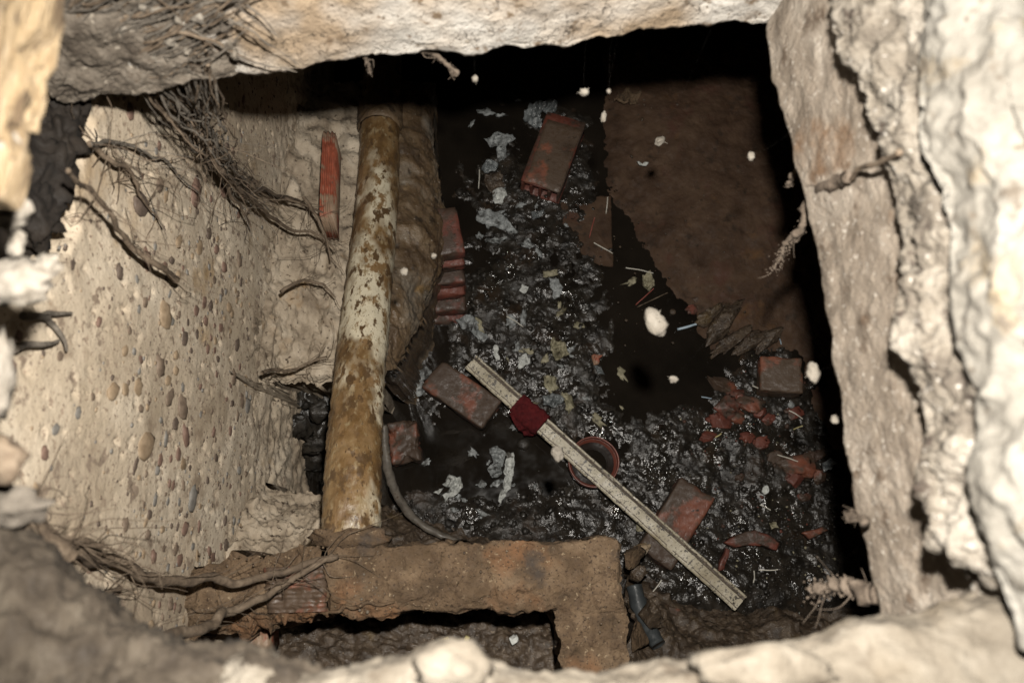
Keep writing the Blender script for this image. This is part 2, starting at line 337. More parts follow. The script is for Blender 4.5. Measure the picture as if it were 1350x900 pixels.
# ------------------------------------------------------------------ chamber floor
BL = [(690, 300, 95, 150, .022), (740, 480, 85, 95, .024), (640, 430, 60, 55, .016), (550, 500, 45, 60, .014), (880, 595, 85, 60, .023), (760, 670, 100, 38, .018), (600, 690, 90, 40, .02),
      (1020, 640, 95, 110, .020), (1010, 520, 70, 60, .02), (870, 430, 70, 35, .014), (1000, 780, 190, 50, .055), (860, 790, 60, 70, .03), (540, 600, 40, 60, .01), (930, 700, 110, 80, .019), (760, 200, 30, 60, .012), (700, 705, 90, 30, .03)]
def floor_h(X, Y):
    X = np.atleast_1d(np.asarray(X, float)); Y = np.atleast_1d(np.asarray(Y, float))
    px, py = proj(X, Y, np.zeros_like(X))
    h = np.full(X.shape, -.0125)
    for cx, cy, rx, ry, a in BL: h = h + a * np.exp(-(((px - cx) / rx) ** 2 + ((py - cy) / ry) ** 2))
    P = np.stack([X, Y, np.zeros_like(X)], 1)
    act = np.clip((h + .0125) / .012, 0.0, 1) * .55 + .45
    h = h + act * (fbm(P, 7, 3, 1) * .009 + fbm(P, 26, 3, 2, .55) * .0070 + fbm(P, 90, 2, 3, .55) * .0022)
    # straight sunk edge of the channel
    ch = 1 / (1 + np.exp(-(px - 812) / 1.5)) * (1 / (1 + np.exp((px - 895) / 14))) * np.exp(-((py - 420) / 110) ** 4)
    return h - ch * .022
xs = np.linspace(-.75, 1.45, 440); ys = np.linspace(-.35, 1.75, 420)
GX, GY = np.meshgrid(xs, ys, indexing='ij'); H = floor_h(GX.ravel(), GY.ravel())
tag(mk('floor', np.stack([GX.ravel(), GY.ravel(), H], 1), [f[::-1] for f in gridfaces(440, 420)], M['sludge']), kind='structure')
n = 60; xs2 = np.linspace(-.9, 1.8, n); ys2 = np.linspace(-1.2, 2.5, n); A, B = np.meshgrid(xs2, ys2, indexing='ij')
tag(mk('water', np.stack([A.ravel(), B.ravel(), np.zeros(n * n)], 1), [f[::-1] for f in gridfaces(n, n)], M['water']), kind='structure')
tag(mk('subfloor', np.stack([A.ravel() * 1.05, B.ravel() * 1.05, np.full(n * n, -.08)], 1), [f[::-1] for f in gridfaces(n, n)], M['sludge']), kind='structure')
def fz(px, py, dz=0.0):
    p = W(px, py, 0); h = max(0.0, float(floor_h(p.x, p.y)[0])); return W(px, py, h + dz)

# brown bank of sediment right of the channel
def inside_sd(px, py, poly):
    """signed distance in px, positive inside"""
    d = np.full(px.shape, 1e9); ins = np.zeros(px.shape, bool); k = len(poly)
    for a in range(k):
        x0, y0 = poly[a]; x1, y1 = poly[(a + 1) % k]
        vx, vy = x1 - x0, y1 - y0; t = np.clip(((px - x0) * vx + (py - y0) * vy) / (vx * vx + vy * vy), 0, 1)
        d = np.minimum(d, np.hypot(px - x0 - t * vx, py - y0 - t * vy))
        c = ((y0 > py) != (y1 > py)) & (px < (x1 - x0) * (py - y0) / (y1 - y0 + 1e-9) + x0); ins ^= c
    return np.where(ins, d, -d)
xb = np.linspace(.18, 1.5, 300); yb = np.linspace(.35, 2.4, 400); BX, BY = np.meshgrid(xb, yb, indexing='ij')
bpx, bpy_ = proj(BX.ravel(), BY.ravel(), np.full(BX.size, .03))
poly = [(783, 60), (1400, 40), (1400, 700), (1135, 690), (1098, 610), (1072, 520), (1062, 468), (1000, 462), (940, 452), (900, 402), (868, 352), (838, 292), (806, 250), (788, 215)]
sd = inside_sd(bpx, bpy_, poly); PB = np.stack([BX.ravel(), BY.ravel(), np.zeros(BX.size)], 1)
sd = sd + fbm(PB, 10, 6, 9, .6) * 9
hb = -.03 + .062 * (1 - np.exp(-np.clip(sd + 30, 0, None) / 55)) + .05 * np.clip(sd / 260, 0, 1) + np.clip((sd + 30) / 20, 0, 1) * (fbm(PB, 4, 2, 4) * .008 + fbm(PB, 18, 5, 5, .6) * .0042 + fbm(PB, 110, 2, 6) * .0006)
FB = [f[::-1] for f in gridfaces(300, 400)]; keep = hb > -.0295
FB = [f for f in FB if keep[list(f)].any()]
used = sorted(set(i for f in FB for i in f)); mp = {v: k for k, v in enumerate(used)}
VB = np.stack([BX.ravel(), BY.ravel(), hb], 1)
tag(mk('sediment_bank', VB[used], [tuple(mp[i] for i in f) for f in FB], M['bank']), kind='structure')
def bank_z(px, py):
    p = W(px, py, .05); i = int(np.clip(np.searchsorted(xb, p.x), 0, 299)); j = int(np.clip(np.searchsorted(yb, p.y), 0, 399)); return max(float(hb[i * 400 + j]), 0.0)

# ------------------------------------------------------------------ walls of the chamber
WX0 = -.62
def wall_x(Y, Z):
    P = np.stack([np.zeros_like(Y), Y, Z], 1)
    pits = np.clip(fbm(P * np.array([1, 1, .7]), 60, 2, 8) - .42, 0, 1) * .02
    deep = np.clip((.60 - Z) / .25, 0, 1)
    return WX0 + fbm(P, 3, 2, 5) * .008 + fbm(P, 20, 4, 6) * (.0010 + .010 * deep) + fbm(P, 120, 2, 7) * .0005 - pits * .55
nY, nZ = 430, 330
wy = np.concatenate([np.linspace(-.9, -.15, 40)[:-1], np.linspace(-.15, 1.45, nY - 79), np.linspace(1.45, 2.5, 42)[1:]]); nY = len(wy); wz = np.linspace(-.08, 1.70, nZ)
YY, ZZ = np.meshgrid(wy, wz, indexing='ij'); XX = wall_x(YY.ravel(), ZZ.ravel())
wall = empty('concrete_wall', (WX0, .5, 0), 'tan concrete wall studded with pebbles, left side of the pit', 'wall')
ztop = 1.60 - .205 / (1 + np.exp(-(YY.ravel() - .33) / .03)) + fbm(np.stack([YY.ravel(), YY.ravel() * 0, YY.ravel() * 0], 1), 14, 4, 3) * .03
over = np.clip((ZZ.ravel() - ztop) / .02, 0, 1); XX = XX - .035 * over
V = np.stack([XX, YY.ravel(), np.minimum(ZZ.ravel(), ztop + .004 + .1 * np.clip(ZZ.ravel() - ztop, 0, 1))], 1); base = len(V)
Vb = V.copy().reshape(nY, nZ, 3)[[0, 0, -1, -1], [0, -1, -1, 0]]; Vb[:, 0] = WX0 - .27
F = gridfaces(nY, nZ); V = np.concatenate([V, Vb])
F += [(base, base + 3, base + 2, base + 1), tuple([base, base + 1] + [j for j in range(nZ - 1, -1, -1)]), tuple([base + 2, base + 3] + [(nY - 1) * nZ + j for j in range(nZ)]),
      tuple([base + 3, base] + [i * nZ for i in range(nY)]), tuple([base + 1, base + 2] + [i * nZ + nZ - 1 for i in range(nY - 1, -1, -1)])]
mk('wall_face', V, F, M['wall'], wall)
# pebbles set in the wall
peb_meshes = []
for k in range(4):
    Vp, Fp = ico(2); Vp = Vp * (1 + .38 * fbm(Vp, 1.3, 3, k * 3.1))[:, None]
    for m in PEB:
        me = bpy.data.meshes.new('pebble'); me.from_pydata(Vp.tolist(), [], Fp); me.polygons.foreach_set('use_smooth', [True] * len(Fp)); me.materials.append(m); peb_meshes.append(me)
spots = []
tries = 0
while len(spots) < 285 and tries < 20000:
    tries += 1
    y = random.uniform(-.22, 1.05); z = random.uniform(.42, 1.5)
    px, py = proj(WX0, y, z)
    if not (20 < px < 330 and 130 < py < 830): continue
    dens = .22 + .78 * math.exp(-((px - 240) / 65) ** 2)
    if fbm(np.array([[0, y, z]]), 7, 2, 4)[0] < -.12: dens *= .35
    if py < 330 and px < 250: dens *= .45
    if random.random() > dens: continue
    r = min(.023, .0058 * math.exp(abs(random.gauss(0, .66))))
    if any((y - a) ** 2 + (z - b) ** 2 < (r + c) ** 2 for a, b, c in spots): continue
    spots.append((y, z, r))
wxs = wall_x(np.array([s[0] for s in spots]), np.array([s[1] for s in spots]))
for (y, z, r), x in zip(spots, wxs):
    o = bpy.data.objects.new('pebble', random.choice(peb_meshes)); C.objects.link(o); o.parent = wall
    o.location = (x + WX0 * -1 + .0005, y - .5, z); o.scale = (r * random.uniform(.22, .40), r * random.uniform(.75, 1.3), r * random.uniform(.65, 1.15)); o.rotation_euler = (random.uniform(-.6, .6), 0, 0)
# fine gravel grains in the same wall
V0, F0 = ico(1)
for m_i, N in ((0, 700), (2, 500), (4, 700), (3, 400)):
    GV, GF = [], []
    gy = rng.uniform(-.25, 1.3, N); gz = rng.normal(.85, .27, N).clip(.35, 1.42); gx = wall_x(gy, gz)
    for k in range(N):
        r = .0013 * 4.2 ** (rng.random() ** 1.6); b = len(GV) * len(V0)
        GV.append(V0 * (1 + .3 * rng.normal(size=(len(V0), 1)) * .5) * np.array([r * .45, r * rng.uniform(.8, 1.3), r]) + np.array([gx[k], gy[k], gz[k]])); GF += [tuple(i + b for i in f) for f in F0]
    tag(mk('gravel_grains', np.concatenate(GV), GF, PEB[m_i], wall), kind='stuff')

def plainwall(name, p0, p1, z0, z1, thick, m, label, seed):
    p0 = np.array(p0); p1 = np.array(p1); L = np.linalg.norm(p1 - p0); n1 = int(L / .03); n2 = int((z1 - z0) / .03)
    d = (p1 - p0) / L; nn = np.array([-d[1], d[0]])
    T, Z = np.meshgrid(np.linspace(0, L, n1), np.linspace(z0, z1, n2), indexing='ij')
    P = np.stack([p0[0] + d[0] * T.ravel(), p0[1] + d[1] * T.ravel(), Z.ravel()], 1)
    q = fbm(P, 6, 4, seed) * .015; P[:, :2] += nn * q[:, None]
    b = len(P); Bk = P.reshape(n1, n2, 3)[[0, 0, -1, -1], [0, -1, -1, 0]].copy(); Bk[:, :2] -= nn * thick
    F = gridfaces(n1, n2) + [(b, b + 3, b + 2, b + 1)]
    F += [tuple([b, b + 1] + list(range(n2 - 1, -1, -1))), tuple([b + 2, b + 3] + [(n1 - 1) * n2 + j for j in range(n2)]), tuple([b + 3, b] + [i * n2 for i in range(n1)]), tuple([b + 1, b + 2] + [i * n2 + n2 - 1 for i in range(n1 - 1, -1, -1)])]
    return tag(mk(name, np.concatenate([P, Bk]), F, m), label, 'wall')
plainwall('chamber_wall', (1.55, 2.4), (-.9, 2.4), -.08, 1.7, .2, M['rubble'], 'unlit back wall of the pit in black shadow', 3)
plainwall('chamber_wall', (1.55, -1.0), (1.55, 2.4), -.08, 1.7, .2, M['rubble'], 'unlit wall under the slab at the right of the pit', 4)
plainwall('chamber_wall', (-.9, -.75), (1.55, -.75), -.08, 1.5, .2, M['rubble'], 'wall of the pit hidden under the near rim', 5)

# ------------------------------------------------------------------ slab round the opening
slab = empty('cover_slab', (0, .7, 1.5), 'thick broken concrete slab with a rough square opening', 'slab')
P0 = [(-.60, .606), (-.48, .630), (-.37, .647), (-.2, .668), (.05, .69), (.2, .715), (.36, .728), (.75, .74)]
sweep('slab_edge', [(x, y, 0) for x, y in P0], [(0, 1)] * len(P0),
      [(0, 1.50), (.004, 1.56), (.010, 1.62), (.035, 1.70), (.16, 1.76), (1.9, 1.78), (1.9, 1.47), (.3, 1.51)], M['slabpale'], 330, [14, 14, 14, 12, 10, 2, 10, 14], amp=.0045, sc=16, parent=slab, seed=1, ragged=(1.5, .013, .02))
PC = [(-.602, .598), (-.56, .606), (-.50, .618), (-.44, .630), (-.40, .639), (-.36, .652), (-.32, .676)]
sweep('slab_corner', [(x, y, 0) for x, y in PC], [(0, 1)] * len(PC),
      [(.0, 1.50), (-.002, 1.54), (.002, 1.60), (.02, 1.69), (.16, 1.75), (1.9, 1.77), (1.9, 1.47), (.3, 1.51)], M['cornerdirt'], 130, [18, 18, 18, 12, 8, 2, 8, 12], amp=.009, sc=22, parent=slab, seed=21, ragged=(1.50, .012, .03))
ER = [(1085, -60), (1012, 30), (1040, 180), (1075, 330), (1100, 480), (1120, 620), (1148, 760), (1170, 860), (1200, 1000)]
pr = [W(a, b, 1.5) for a, b in ER]
sweep('slab_edge', [(p.x + .0, p.y, 0) for p in pr], [(1, 0.03)] * len(pr),
      [(0, 1.50), (.012, 1.58), (.022, 1.66), (.034, 1.72), (.30, 1.74), (1.4, 1.75), (1.4, 1.47), (.25, 1.51)], M['slabtan'], 300, [20, 20, 18, 20, 6, 2, 8, 18], amp=.0028, sc=30, parent=slab, seed=2, ragged=(1.5, .010, .03))
# broken mortar and plaster lying on the slab's right side
def col_band(pts, z): return [W(a, b, z) for a, b in pts]
rub = [(1120, -80), (1108, 30), (1150, 150), (1195, 290), (1195, 400), (1215, 520), (1232, 640), (1240, 720), (1300, 780), (1340, 900)]
pr = [W(a, b, 1.73) for a, b in rub]
sweep('mortar_layer', [(p.x, p.y, 0) for p in pr], [(1, .1)] * len(pr),
      [(0, 1.715), (.006, 1.765), (.03, 1.80), (.10, 1.825), (.35, 1.85), (.35, 1.70)], M['rubble'], 260, [16, 14, 26, 26, 4, 30], amp=.017, sc=19, parent=slab, seed=3)
wh = [(1240, -90), (1235, 60), (1228, 180), (1270, 290), (1278, 400), (1318, 520), (1315, 640), (1335, 740), (1380, 860)]
pr = [W(a, b, 1.83) for a, b in wh]
sweep('plaster_layer', [(p.x, p.y, 0) for p in pr], [(1, 0)] * len(pr),
      [(0, 1.80), (.005, 1.865), (.03, 1.895), (.2, 1.93), (.9, 1.95), (.9, 1.75)], M['plaster'], 200, [16, 14, 40, 6, 3, 30], amp=.018, sc=7, parent=slab, seed=4)
nr = [(300, 862), (340, 862), (430, 884), (500, 880), (590, 856), (680, 890), (830, 880), (980, 862), (1130, 822), (1230, 808), (1300, 780), (1400, 700), (1600, 640)]
pr = [W(a, b, 1.74) for a, b in nr]
NP = [(0.02, 1.66), (0, 1.72), (.006, 1.752), (.05, 1.785), (.25, 1.83), (1.0, 1.86), (1.0, 1.48), (.08, 1.50)]
sweep('slab_edge', [(p.x, p.y, 0) for p in pr], [(0, -1)] * 9 + [(.2, -1), (.3, -1), (.4, -1), (.5, -1)], NP, M['nearrim'], 260, [10, 12, 14, 34, 8, 3, 6, 10], amp=.0085, sc=13, parent=slab, seed=5)
nl = [(-260, 520), (-120, 610), (0, 690), (90, 762), (150, 815), (230, 845), (340, 860), (420, 890)]
pr = [W(a, b, 1.735) for a, b in nl]
sweep('dirt_edge', [(p.x, p.y, 0) for p in pr], [(-.5, -1), (-.5, -1), (-.4, -1), (-.3, -1), (-.2, -1), (-.1, -1), (0, -1), (0, -1)], [(a, b - .002) for a, b in NP], M['dirt'], 190, [10, 12, 14, 40, 8, 3, 6, 10], amp=.011, sc=26, parent=slab, seed=15)  # darker brown stretch of the near rim at lower left
# earth bank above the left wall, coloured near-black in place of shade
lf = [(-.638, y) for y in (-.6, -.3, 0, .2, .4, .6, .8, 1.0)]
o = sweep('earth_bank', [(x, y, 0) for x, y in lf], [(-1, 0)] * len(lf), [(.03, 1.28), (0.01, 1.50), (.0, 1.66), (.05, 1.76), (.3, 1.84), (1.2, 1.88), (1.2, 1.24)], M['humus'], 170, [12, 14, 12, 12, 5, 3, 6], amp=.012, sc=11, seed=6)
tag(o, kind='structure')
# surrounding ground at the mouth of the pit
bm = []
for (x0, x1, y0, y1) in ((-4, 4, 2.55, 6), (-4, 4, -6, -1.05), (-4, -1.75, -1.05, 2.55), (1.75, 4, -1.05, 2.55)):
    bm.append([(x0, y0, 1.72), (x1, y0, 1.72), (x1, y1, 1.72), (x0, y1, 1.72)])
tag(mk('ground', np.array(bm).reshape(-1, 3), [(4 * k, 4 * k + 1, 4 * k + 2, 4 * k + 3) for k in range(4)], M['earth'], smooth=False), kind='structure')

# ------------------------------------------------------------------ masonry bench carrying the pipe
bench = empty('pipe_bench', W(500, 300, 0), 'rough mortar bench under the rusty pipe beside the pebbly wall', 'masonry')
patch('earth_fill', [[(262, 95, .60), (340, 100, .42), (400, 105, .28), (470, 110, .20), (540, 115, .18)],
                     [(278, 190, .74), (350, 190, .52), (410, 190, .38), (470, 190, .32), (530, 190, .28)],
                     [(286, 290, .78), (345, 290, .55), (400, 290, .42), (455, 290, .38), (520, 290, .35)],
                     [(286, 390, .78), (345, 390, .55), (395, 390, .46), (440, 390, .45), (500, 390, .45)],
                     [(290, 470, .76), (345, 475, .52), (390, 480, .45), (430, 485, .46), (490, 500, .50)],
                     [(294, 500, .72), (350, 505, .45), (385, 508, .40), (432, 505, .42), (490, 520, .46)]], M['earth'], (150, 110), amp=.022, sc=17, parent=bench, seed=3, ridged=False)
patch('mortar_haunch', [[(500, 105, .22), (535, 105, .20), (565, 108, .16), (572, 110, .12)],
                        [(500, 180, .34), (538, 185, .32), (566, 190, .27), (573, 195, .20)],
                        [(500, 250, .40), (540, 250, .36), (570, 250, .30), (580, 255, .22)],
                        [(495, 320, .46), (540, 320, .42), (578, 318, .34), (592, 318, .26)],
                        [(490, 390, .53), (530, 390, .48), (560, 385, .38), (572, 380, .28)],
                        [(485, 440, .58), (520, 440, .52), (540, 435, .44), (552, 430, .34)],
                        [(485, 490, .63), (512, 490, .57), (522, 480, .50), (530, 475, .40)]], M['haunch'], (190, 90), amp=.011, sc=11, parent=bench, seed=5, edge=.008)
patch('mortar_lump', [[(300, 630, .52), (350, 640, .42), (400, 650, .38), (440, 660, .40)], [(290, 670, .60), (340, 670, .52), (400, 675, .48), (440, 680, .5)],
                      [(270, 710, .66), (330, 705, .60), (390, 705, .58), (450, 705, .60)], [(250, 745, .68), (330, 740, .66), (400, 738, .64), (450, 735, .66)]], M['earth'], (80, 90), amp=.02, sc=18, parent=bench, seed=8)
# dark rubble down in the gap left of the pipe
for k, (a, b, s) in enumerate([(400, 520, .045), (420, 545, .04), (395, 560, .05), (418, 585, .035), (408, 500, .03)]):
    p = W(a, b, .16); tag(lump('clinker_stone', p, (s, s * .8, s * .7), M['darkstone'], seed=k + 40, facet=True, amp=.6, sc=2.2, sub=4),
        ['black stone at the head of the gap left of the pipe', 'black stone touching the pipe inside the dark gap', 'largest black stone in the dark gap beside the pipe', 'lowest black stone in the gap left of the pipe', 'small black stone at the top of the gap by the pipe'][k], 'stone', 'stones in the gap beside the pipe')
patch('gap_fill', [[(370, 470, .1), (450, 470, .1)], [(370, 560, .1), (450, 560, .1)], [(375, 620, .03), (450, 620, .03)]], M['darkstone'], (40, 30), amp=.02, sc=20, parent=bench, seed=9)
# red brick ends that show in the bench
def ribbed(name, corners, thick, ribs, m, label=None, cat=None, parent=None, seed=0, depth=.007, group=None):
    """fired clay block: four corners of its ribbed face (a,b along ribs; c,d opposite), thickness behind the face"""
    a, b, c, d = [np.array(p[:]) for p in corners]
    nn = np.cross(b - a, d - a); nn /= np.linalg.norm(nn)
    if nn[2] < 0: nn = -nn
    nu, nv = 40, ribs * 8 + 1
    U, Vv = np.meshgrid(np.linspace(0, 1, nu), np.linspace(0, 1, nv), indexing='ij')
    U = U[..., None]; Vq = Vv[..., None]
    G = (a * (1 - U) + b * U) * (1 - Vq) + (d * (1 - U) + c * U) * Vq
    rib = np.clip(np.sin(Vv * ribs * 2 * math.pi) * 3, -1, 1) * .5 - .5
    ed = np.minimum(np.minimum(U[..., 0], 1 - U[..., 0]) * 8, 1)
    G = G + nn * ((rib * depth)[..., None]); P = G.reshape(-1, 3)
    P = P + nn * (fbm(P, 50, 4, seed) * .004)[:, None] - nn * (((1 - ed) ** 2).reshape(-1) * .008)[:, None]
    b0 = len(P); Q = P - nn * thick
    F = gridfaces(nu, nv); F += [tuple(i + b0 for i in f[::-1]) for f in gridfaces(nu, nv)]
    ring = [j for j in range(nv)] + [i * nv + nv - 1 for i in range(1, nu)] + [(nu - 1) * nv + j for j in range(nv - 2, -1, -1)] + [i * nv for i in range(nu - 2, 0, -1)]
    for k in range(len(ring)): k2 = (k + 1) % len(ring); F.append((ring[k2], ring[k], ring[k] + b0, ring[k2] + b0))
    o = mk(name, np.concatenate([P, Q]), F, m, parent)
    if label: tag(o, label, cat, group)
    return o
ribbed('brick', [W(425, 170, .47), W(420, 280, .55), W(437, 280, .55), W(441, 170, .47)], .10, 3, M['brick_bright'], parent=bench, seed=2)['label'] = 'bright red ribbed brick end left of the pipe'
stack = empty('block_stack', W(600, 400, 0), 'stack of wet red ribbed blocks under the right side of the mortar bench', 'blocks')
for k in range(6):      # courses stepping down towards the floor, each with a ribbed edge
    t = k / 5; z = .30 - .285 * t
    a = W(560 + 2 * t, 345 + 72 * t, z); b = W(600 + 17 * t, 300 + 110 * t, z)
    ang = edge_frame(a, b) * .25 - .02; c = a.lerp(b, .5) + Vector((-.01, .035, -.02))
    brick('block', c, (.14, .15 - .015 * (k % 2), .05), (.02, .0, ang), M['brick_red'], parent=stack, seed=k + 60, chip=.008, r=.009, n=10)
# ------------------------------------------------------------------ the rusty pipe
PIPE = [W(506, 60, .19), W(502, 135, .28), W(498, 250, .395), W(484, 400, .55), W(472, 520, .67), W(467, 600, .745), W(464, 670, .79), W(463, 712, .80)]
pipe = empty('drain_pipe', PIPE[3], 'rusty brown drain pipe with flaking cream paint sloping along the wall', 'pipe')
tube('barrel', PIPE, [.0585] * 3, M['pipe'], pipe, sides=48, n=160, seed=2, rough=.0035)
d = (PIPE[2] - PIPE[1]).normalized(); c = PIPE[1].lerp(PIPE[2], .35)
tube('socket', [c - d * .11, c - d * .10, c - d * .02, c], [.060, .067, .067, .060], M['haunch'], pipe, sides=48, n=24, seed=4, rough=.004)
lump('mortar_collar', W(462, 708, .83), (.080, .026, .03), M['ledge'], pipe, amp=.4, seed=5)

# ------------------------------------------------------------------ L-shaped ledge nearer the camera
led = empty('masonry_ledge', W(600, 760, 0), 'L-shaped masonry ledge coated in brown silt below the pipe', 'ledge')
patch('ledge_top', [[(425, 722, .86), (520, 716, .86), (620, 714, .86), (720, 712, .86), (818, 710, .86)],
                    [(428, 750, .865), (520, 748, .87), (620, 746, .87), (720, 744, .87), (821, 742, .865)],
                    [(430, 785, .865), (520, 782, .87), (620, 780, .87), (720, 780, .87), (823, 778, .865)],
                    [(430, 806, .86), (470, 818, .855), (560, 806, .86), (690, 806, .86), (826, 810, .86)]], M['ledge'], (90, 190), amp=.006, sc=20, zb=.60, parent=led, seed=2, edge=.009, bevel=.016)
patch('ledge_return', [[(728, 800, .857), (780, 800, .859), (826.5, 800, .857)], [(733, 825, .857), (780, 825, .859), (828, 825, .857)], [(738, 860, .857), (785, 860, .859), (830, 860, .857)], [(742, 940, .855), (790, 940, .857), (835, 940, .855)]], M['ledge'], (70, 60), amp=.006, sc=20, zb=.3, parent=led, seed=4, edge=.009, bevel=.003)
patch('mortar_bed', [[(215, 745, 0.830), (300, 735, 0.820), (380, 728, 0.820), (428, 724, 0.830)], [(225, 775, 0.850), (310, 770, 0.830), (380, 765, 0.830), (428, 760, 0.840)],
                     [(215, 815, 0.850), (310, 805, 0.830), (380, 805, 0.830), (429, 800, 0.840)], [(190, 850, 0.830), (300, 835, 0.790), (380, 822, 0.770), (429, 812, 0.820)]], M['ledge'], (70, 110), amp=.014, sc=16, zb=.4, parent=led, seed=6, edge=.016)
ribbed('brick', [W(345, 748, 0.845), W(428, 744, 0.855), W(428, 806, 0.855), W(350, 808, 0.845)], .06, 5, M['brick_mud'], parent=led, seed=7, depth=.003)
ribbed('brick', [W(322, 828, .70), W(354, 826, .70), W(356, 862, .69), W(325, 862, .69)], .06, 2, M['brick_bright'], parent=led, seed=8, depth=.004)
patch('earth_fill', [[(330, 800, .46), (450, 800, .46), (560, 800, .47), (660, 800, .47), (760, 800, .46)], [(330, 850, .50), (450, 850, .52), (560, 850, .53), (660, 850, .54), (745, 850, .52)],
                     [(330, 930, .54), (450, 930, .55), (560, 930, .56), (660, 930, .56), (745, 930, .55)]], M['brownlump'], (80, 130), amp=.022, sc=16, zb=.2, parent=led, seed=9)
brick('brick', W(742, 790, .25), (.10, .2, .4), (0, 0, 0), M['ledge'], parent=led, seed=3)
brick('brick', W(600, 765, .26), (.5, .12, .48), (0, 0, 0), M['brick_dark'], parent=led, seed=5)

VV, FF = [], []; V0, F0 = ico(1); r_ = np.random.default_rng(8)
for k in range(380):
    a = r_.uniform(235, 826); b_ = r_.uniform(716, 808) if a < 728 or r_.random() < .6 else r_.uniform(808, 870); z = .868 if a > 430 else .842
    p = np.array(W(a, b_, z)[:]); q = .0008 * 4.5 ** (r_.random() ** 2); b0 = len(VV) * len(V0); VV.append(V0 * q * r_.uniform(.6, 1.3, 3) + p); FF += [tuple(i + b0 for i in f) for f in F0]
tag(mk('silt_crumbs', np.concatenate(VV), FF, M['haunch'], led), kind='stuff')
# jagged crack along the front of the ledge
pts = [(520, 793), (500, 797), (488, 793), (470, 800), (456, 797), (446, 806), (434, 806)]
tube('crack_edge', [W(a, b_, .874) for a, b_ in pts], [.002, .0045, .003], M['ledge'], led, sides=6, n=40, wob=.004, rough=.002)
# ------------------------------------------------------------------ big litter on the floor
# hollow brick at the back
hb0 = empty('hollow_brick', W(728, 212, .04), 'muddy red hollow brick lying beyond the white scraps', 'brick')
a = W(706, 240, .075); b = W(732, 172, .075); ang = edge_frame(a, b)
def hollow(parent, loc, dims, ang, m, tiltx=0, seed=0):
    L, Wd, Hh = dims; VV, FF = [], []
    parts = [((0, 0, Hh / 2 - .006), (L, Wd, .012)), ((0, 0, -Hh / 2 + .006), (L, Wd, .012))]
    for k in range(5): parts.append(((0, -Wd / 2 + .006 + k * (Wd - .012) / 4, 0), (L, .011, Hh - .02)))
    for c, d in parts:
        V, F = rbox([q / 2 for q in d], .0035, 6); b = sum(len(v) for v in VV); VV.append(V + np.array(c)); FF += [tuple(i + b for i in f) for f in F]
    V = np.concatenate(VV); V = V + np.stack([fbm(V, 30, 3, seed + k) for k in range(3)], 1) * .002
    return mk('clay_shell', place(V, loc, (tiltx, 0, ang)), FF, m, parent)
hollow(hb0, W(729, 208, .045), (.27, .135, .085), ang, M['brick_red'], seed=3)
V_, F_ = rbox((.12, .06, .004), .003, 8); mk('mud_cake', place(V_ + np.stack([fbm(V_, 18, 3, 1) * .006, fbm(V_, 18, 3, 2) * .006, fbm(V_, 18, 3, 5) * .002], 1), W(730, 205, .089), (0, 0, ang)), F_, M['brick_mud'], hb0)

def brick_px(name, p0, p1, width, h, z, m, label, seed, tilt=(0, 0), cat='brick', n=14, chip=.006):
    """brick whose long axis runs from p0 to p1 (pixels of its end midpoints), top at z"""
    a = W(*p0, z); b = W(*p1, z); L = (b - a).length; c = (a + b) / 2 - Vector((0, 0, h / 2))
    return brick(name, c, (L, width, h), (tilt[0], tilt[1], edge_frame(a, b)), m, label, cat, seed=seed, n=n, chip=chip)
brick_px('loose_brick', (568, 491), (649, 546), .105, .065, .085, M['brick_dark'], 'dark brick with red corners beside the upper end of the plank', 3)
brick_px('loose_brick', (921, 642), (863, 737), .115, .062, .092, M['brick_dark'], 'dark brick crossed by the lower end of the plank', 5)
brick_px('loose_brick', (1033, 470), (1033, 517), .125, .08, .10, M['brick_mud'], 'square brown brick piece on the edge of the mud bank', 7, tilt=(.15, 0))
brick_px('half_brick', (512, 585), (552, 578), .125, .07, .075, M['brick_dark'], 'brown half brick sunk in sludge right of the pipe', 9, chip=.02)
# plank of cream trim with a raised lip
A_, B_ = W(621, 478, .098), W(975, 795, .112)
ax = (B_ - A_).normalized(); sd_ = ax.cross(Vector((0, 0, 1))).normalized(); up_ = sd_.cross(ax).normalized()
if sd_.y > 0: sd_ = -sd_
plank = empty('trim_plank', A_.lerp(B_, .5), 'long cream mould-spotted plank lying diagonally across pot and bricks', 'plank')
def bar(name, prof, m, n=90, seed=0, amp=.0012):
    """closed profile (across, up) run from A_ to B_"""
    G = []
    for k in range(n):
        t = k / (n - 1); c = A_.lerp(B_, t) + up_ * .003 * math.sin(t * math.pi)
        G.append([(c + sd_ * p[0] + up_ * p[1])[:] for p in prof])
    G = np.array(G); P = G.reshape(-1, 3); P = P + np.stack([fbm(P, 40, 3, seed + q) for q in range(3)], 1) * amp
    mm = len(prof); F = gridfaces(n, mm, True); F.append(tuple(range(mm))); F.append(tuple((n - 1) * mm + j for j in range(mm - 1, -1, -1)))
    return mk(name, P, F, m, plank, smooth=False)
bar('board', [(-.026, 0), (.025, 0), (.025, .010), (.022, .012), (-.011, .012), (-.013, .0085), (-.018, .0085), (-.026, .0085)], M['trim'])
bar('raised_lip', [(-.026, .009), (-.0195, .009), (-.0195, .016), (-.021, .018), (-.024, .018), (-.026, .016)], M['trim'], seed=4)
bar('groove_bead', [(-.0105, .0122), (-.007, .0122), (-.007, .0145), (-.0105, .0145)], M['trim'], seed=6, amp=.0005)
bar('dirt_line', [(-.0193, .0088), (-.0125, .0088), (-.0130, .0112), (-.0190, .0112)], M['brownlump'], seed=8, amp=.0006)
bar('dirt_line', [(.0150, .0121), (.0172, .0121), (.0172, .0128), (.0150, .0128)], M['brownlump'], seed=9, amp=.0014)
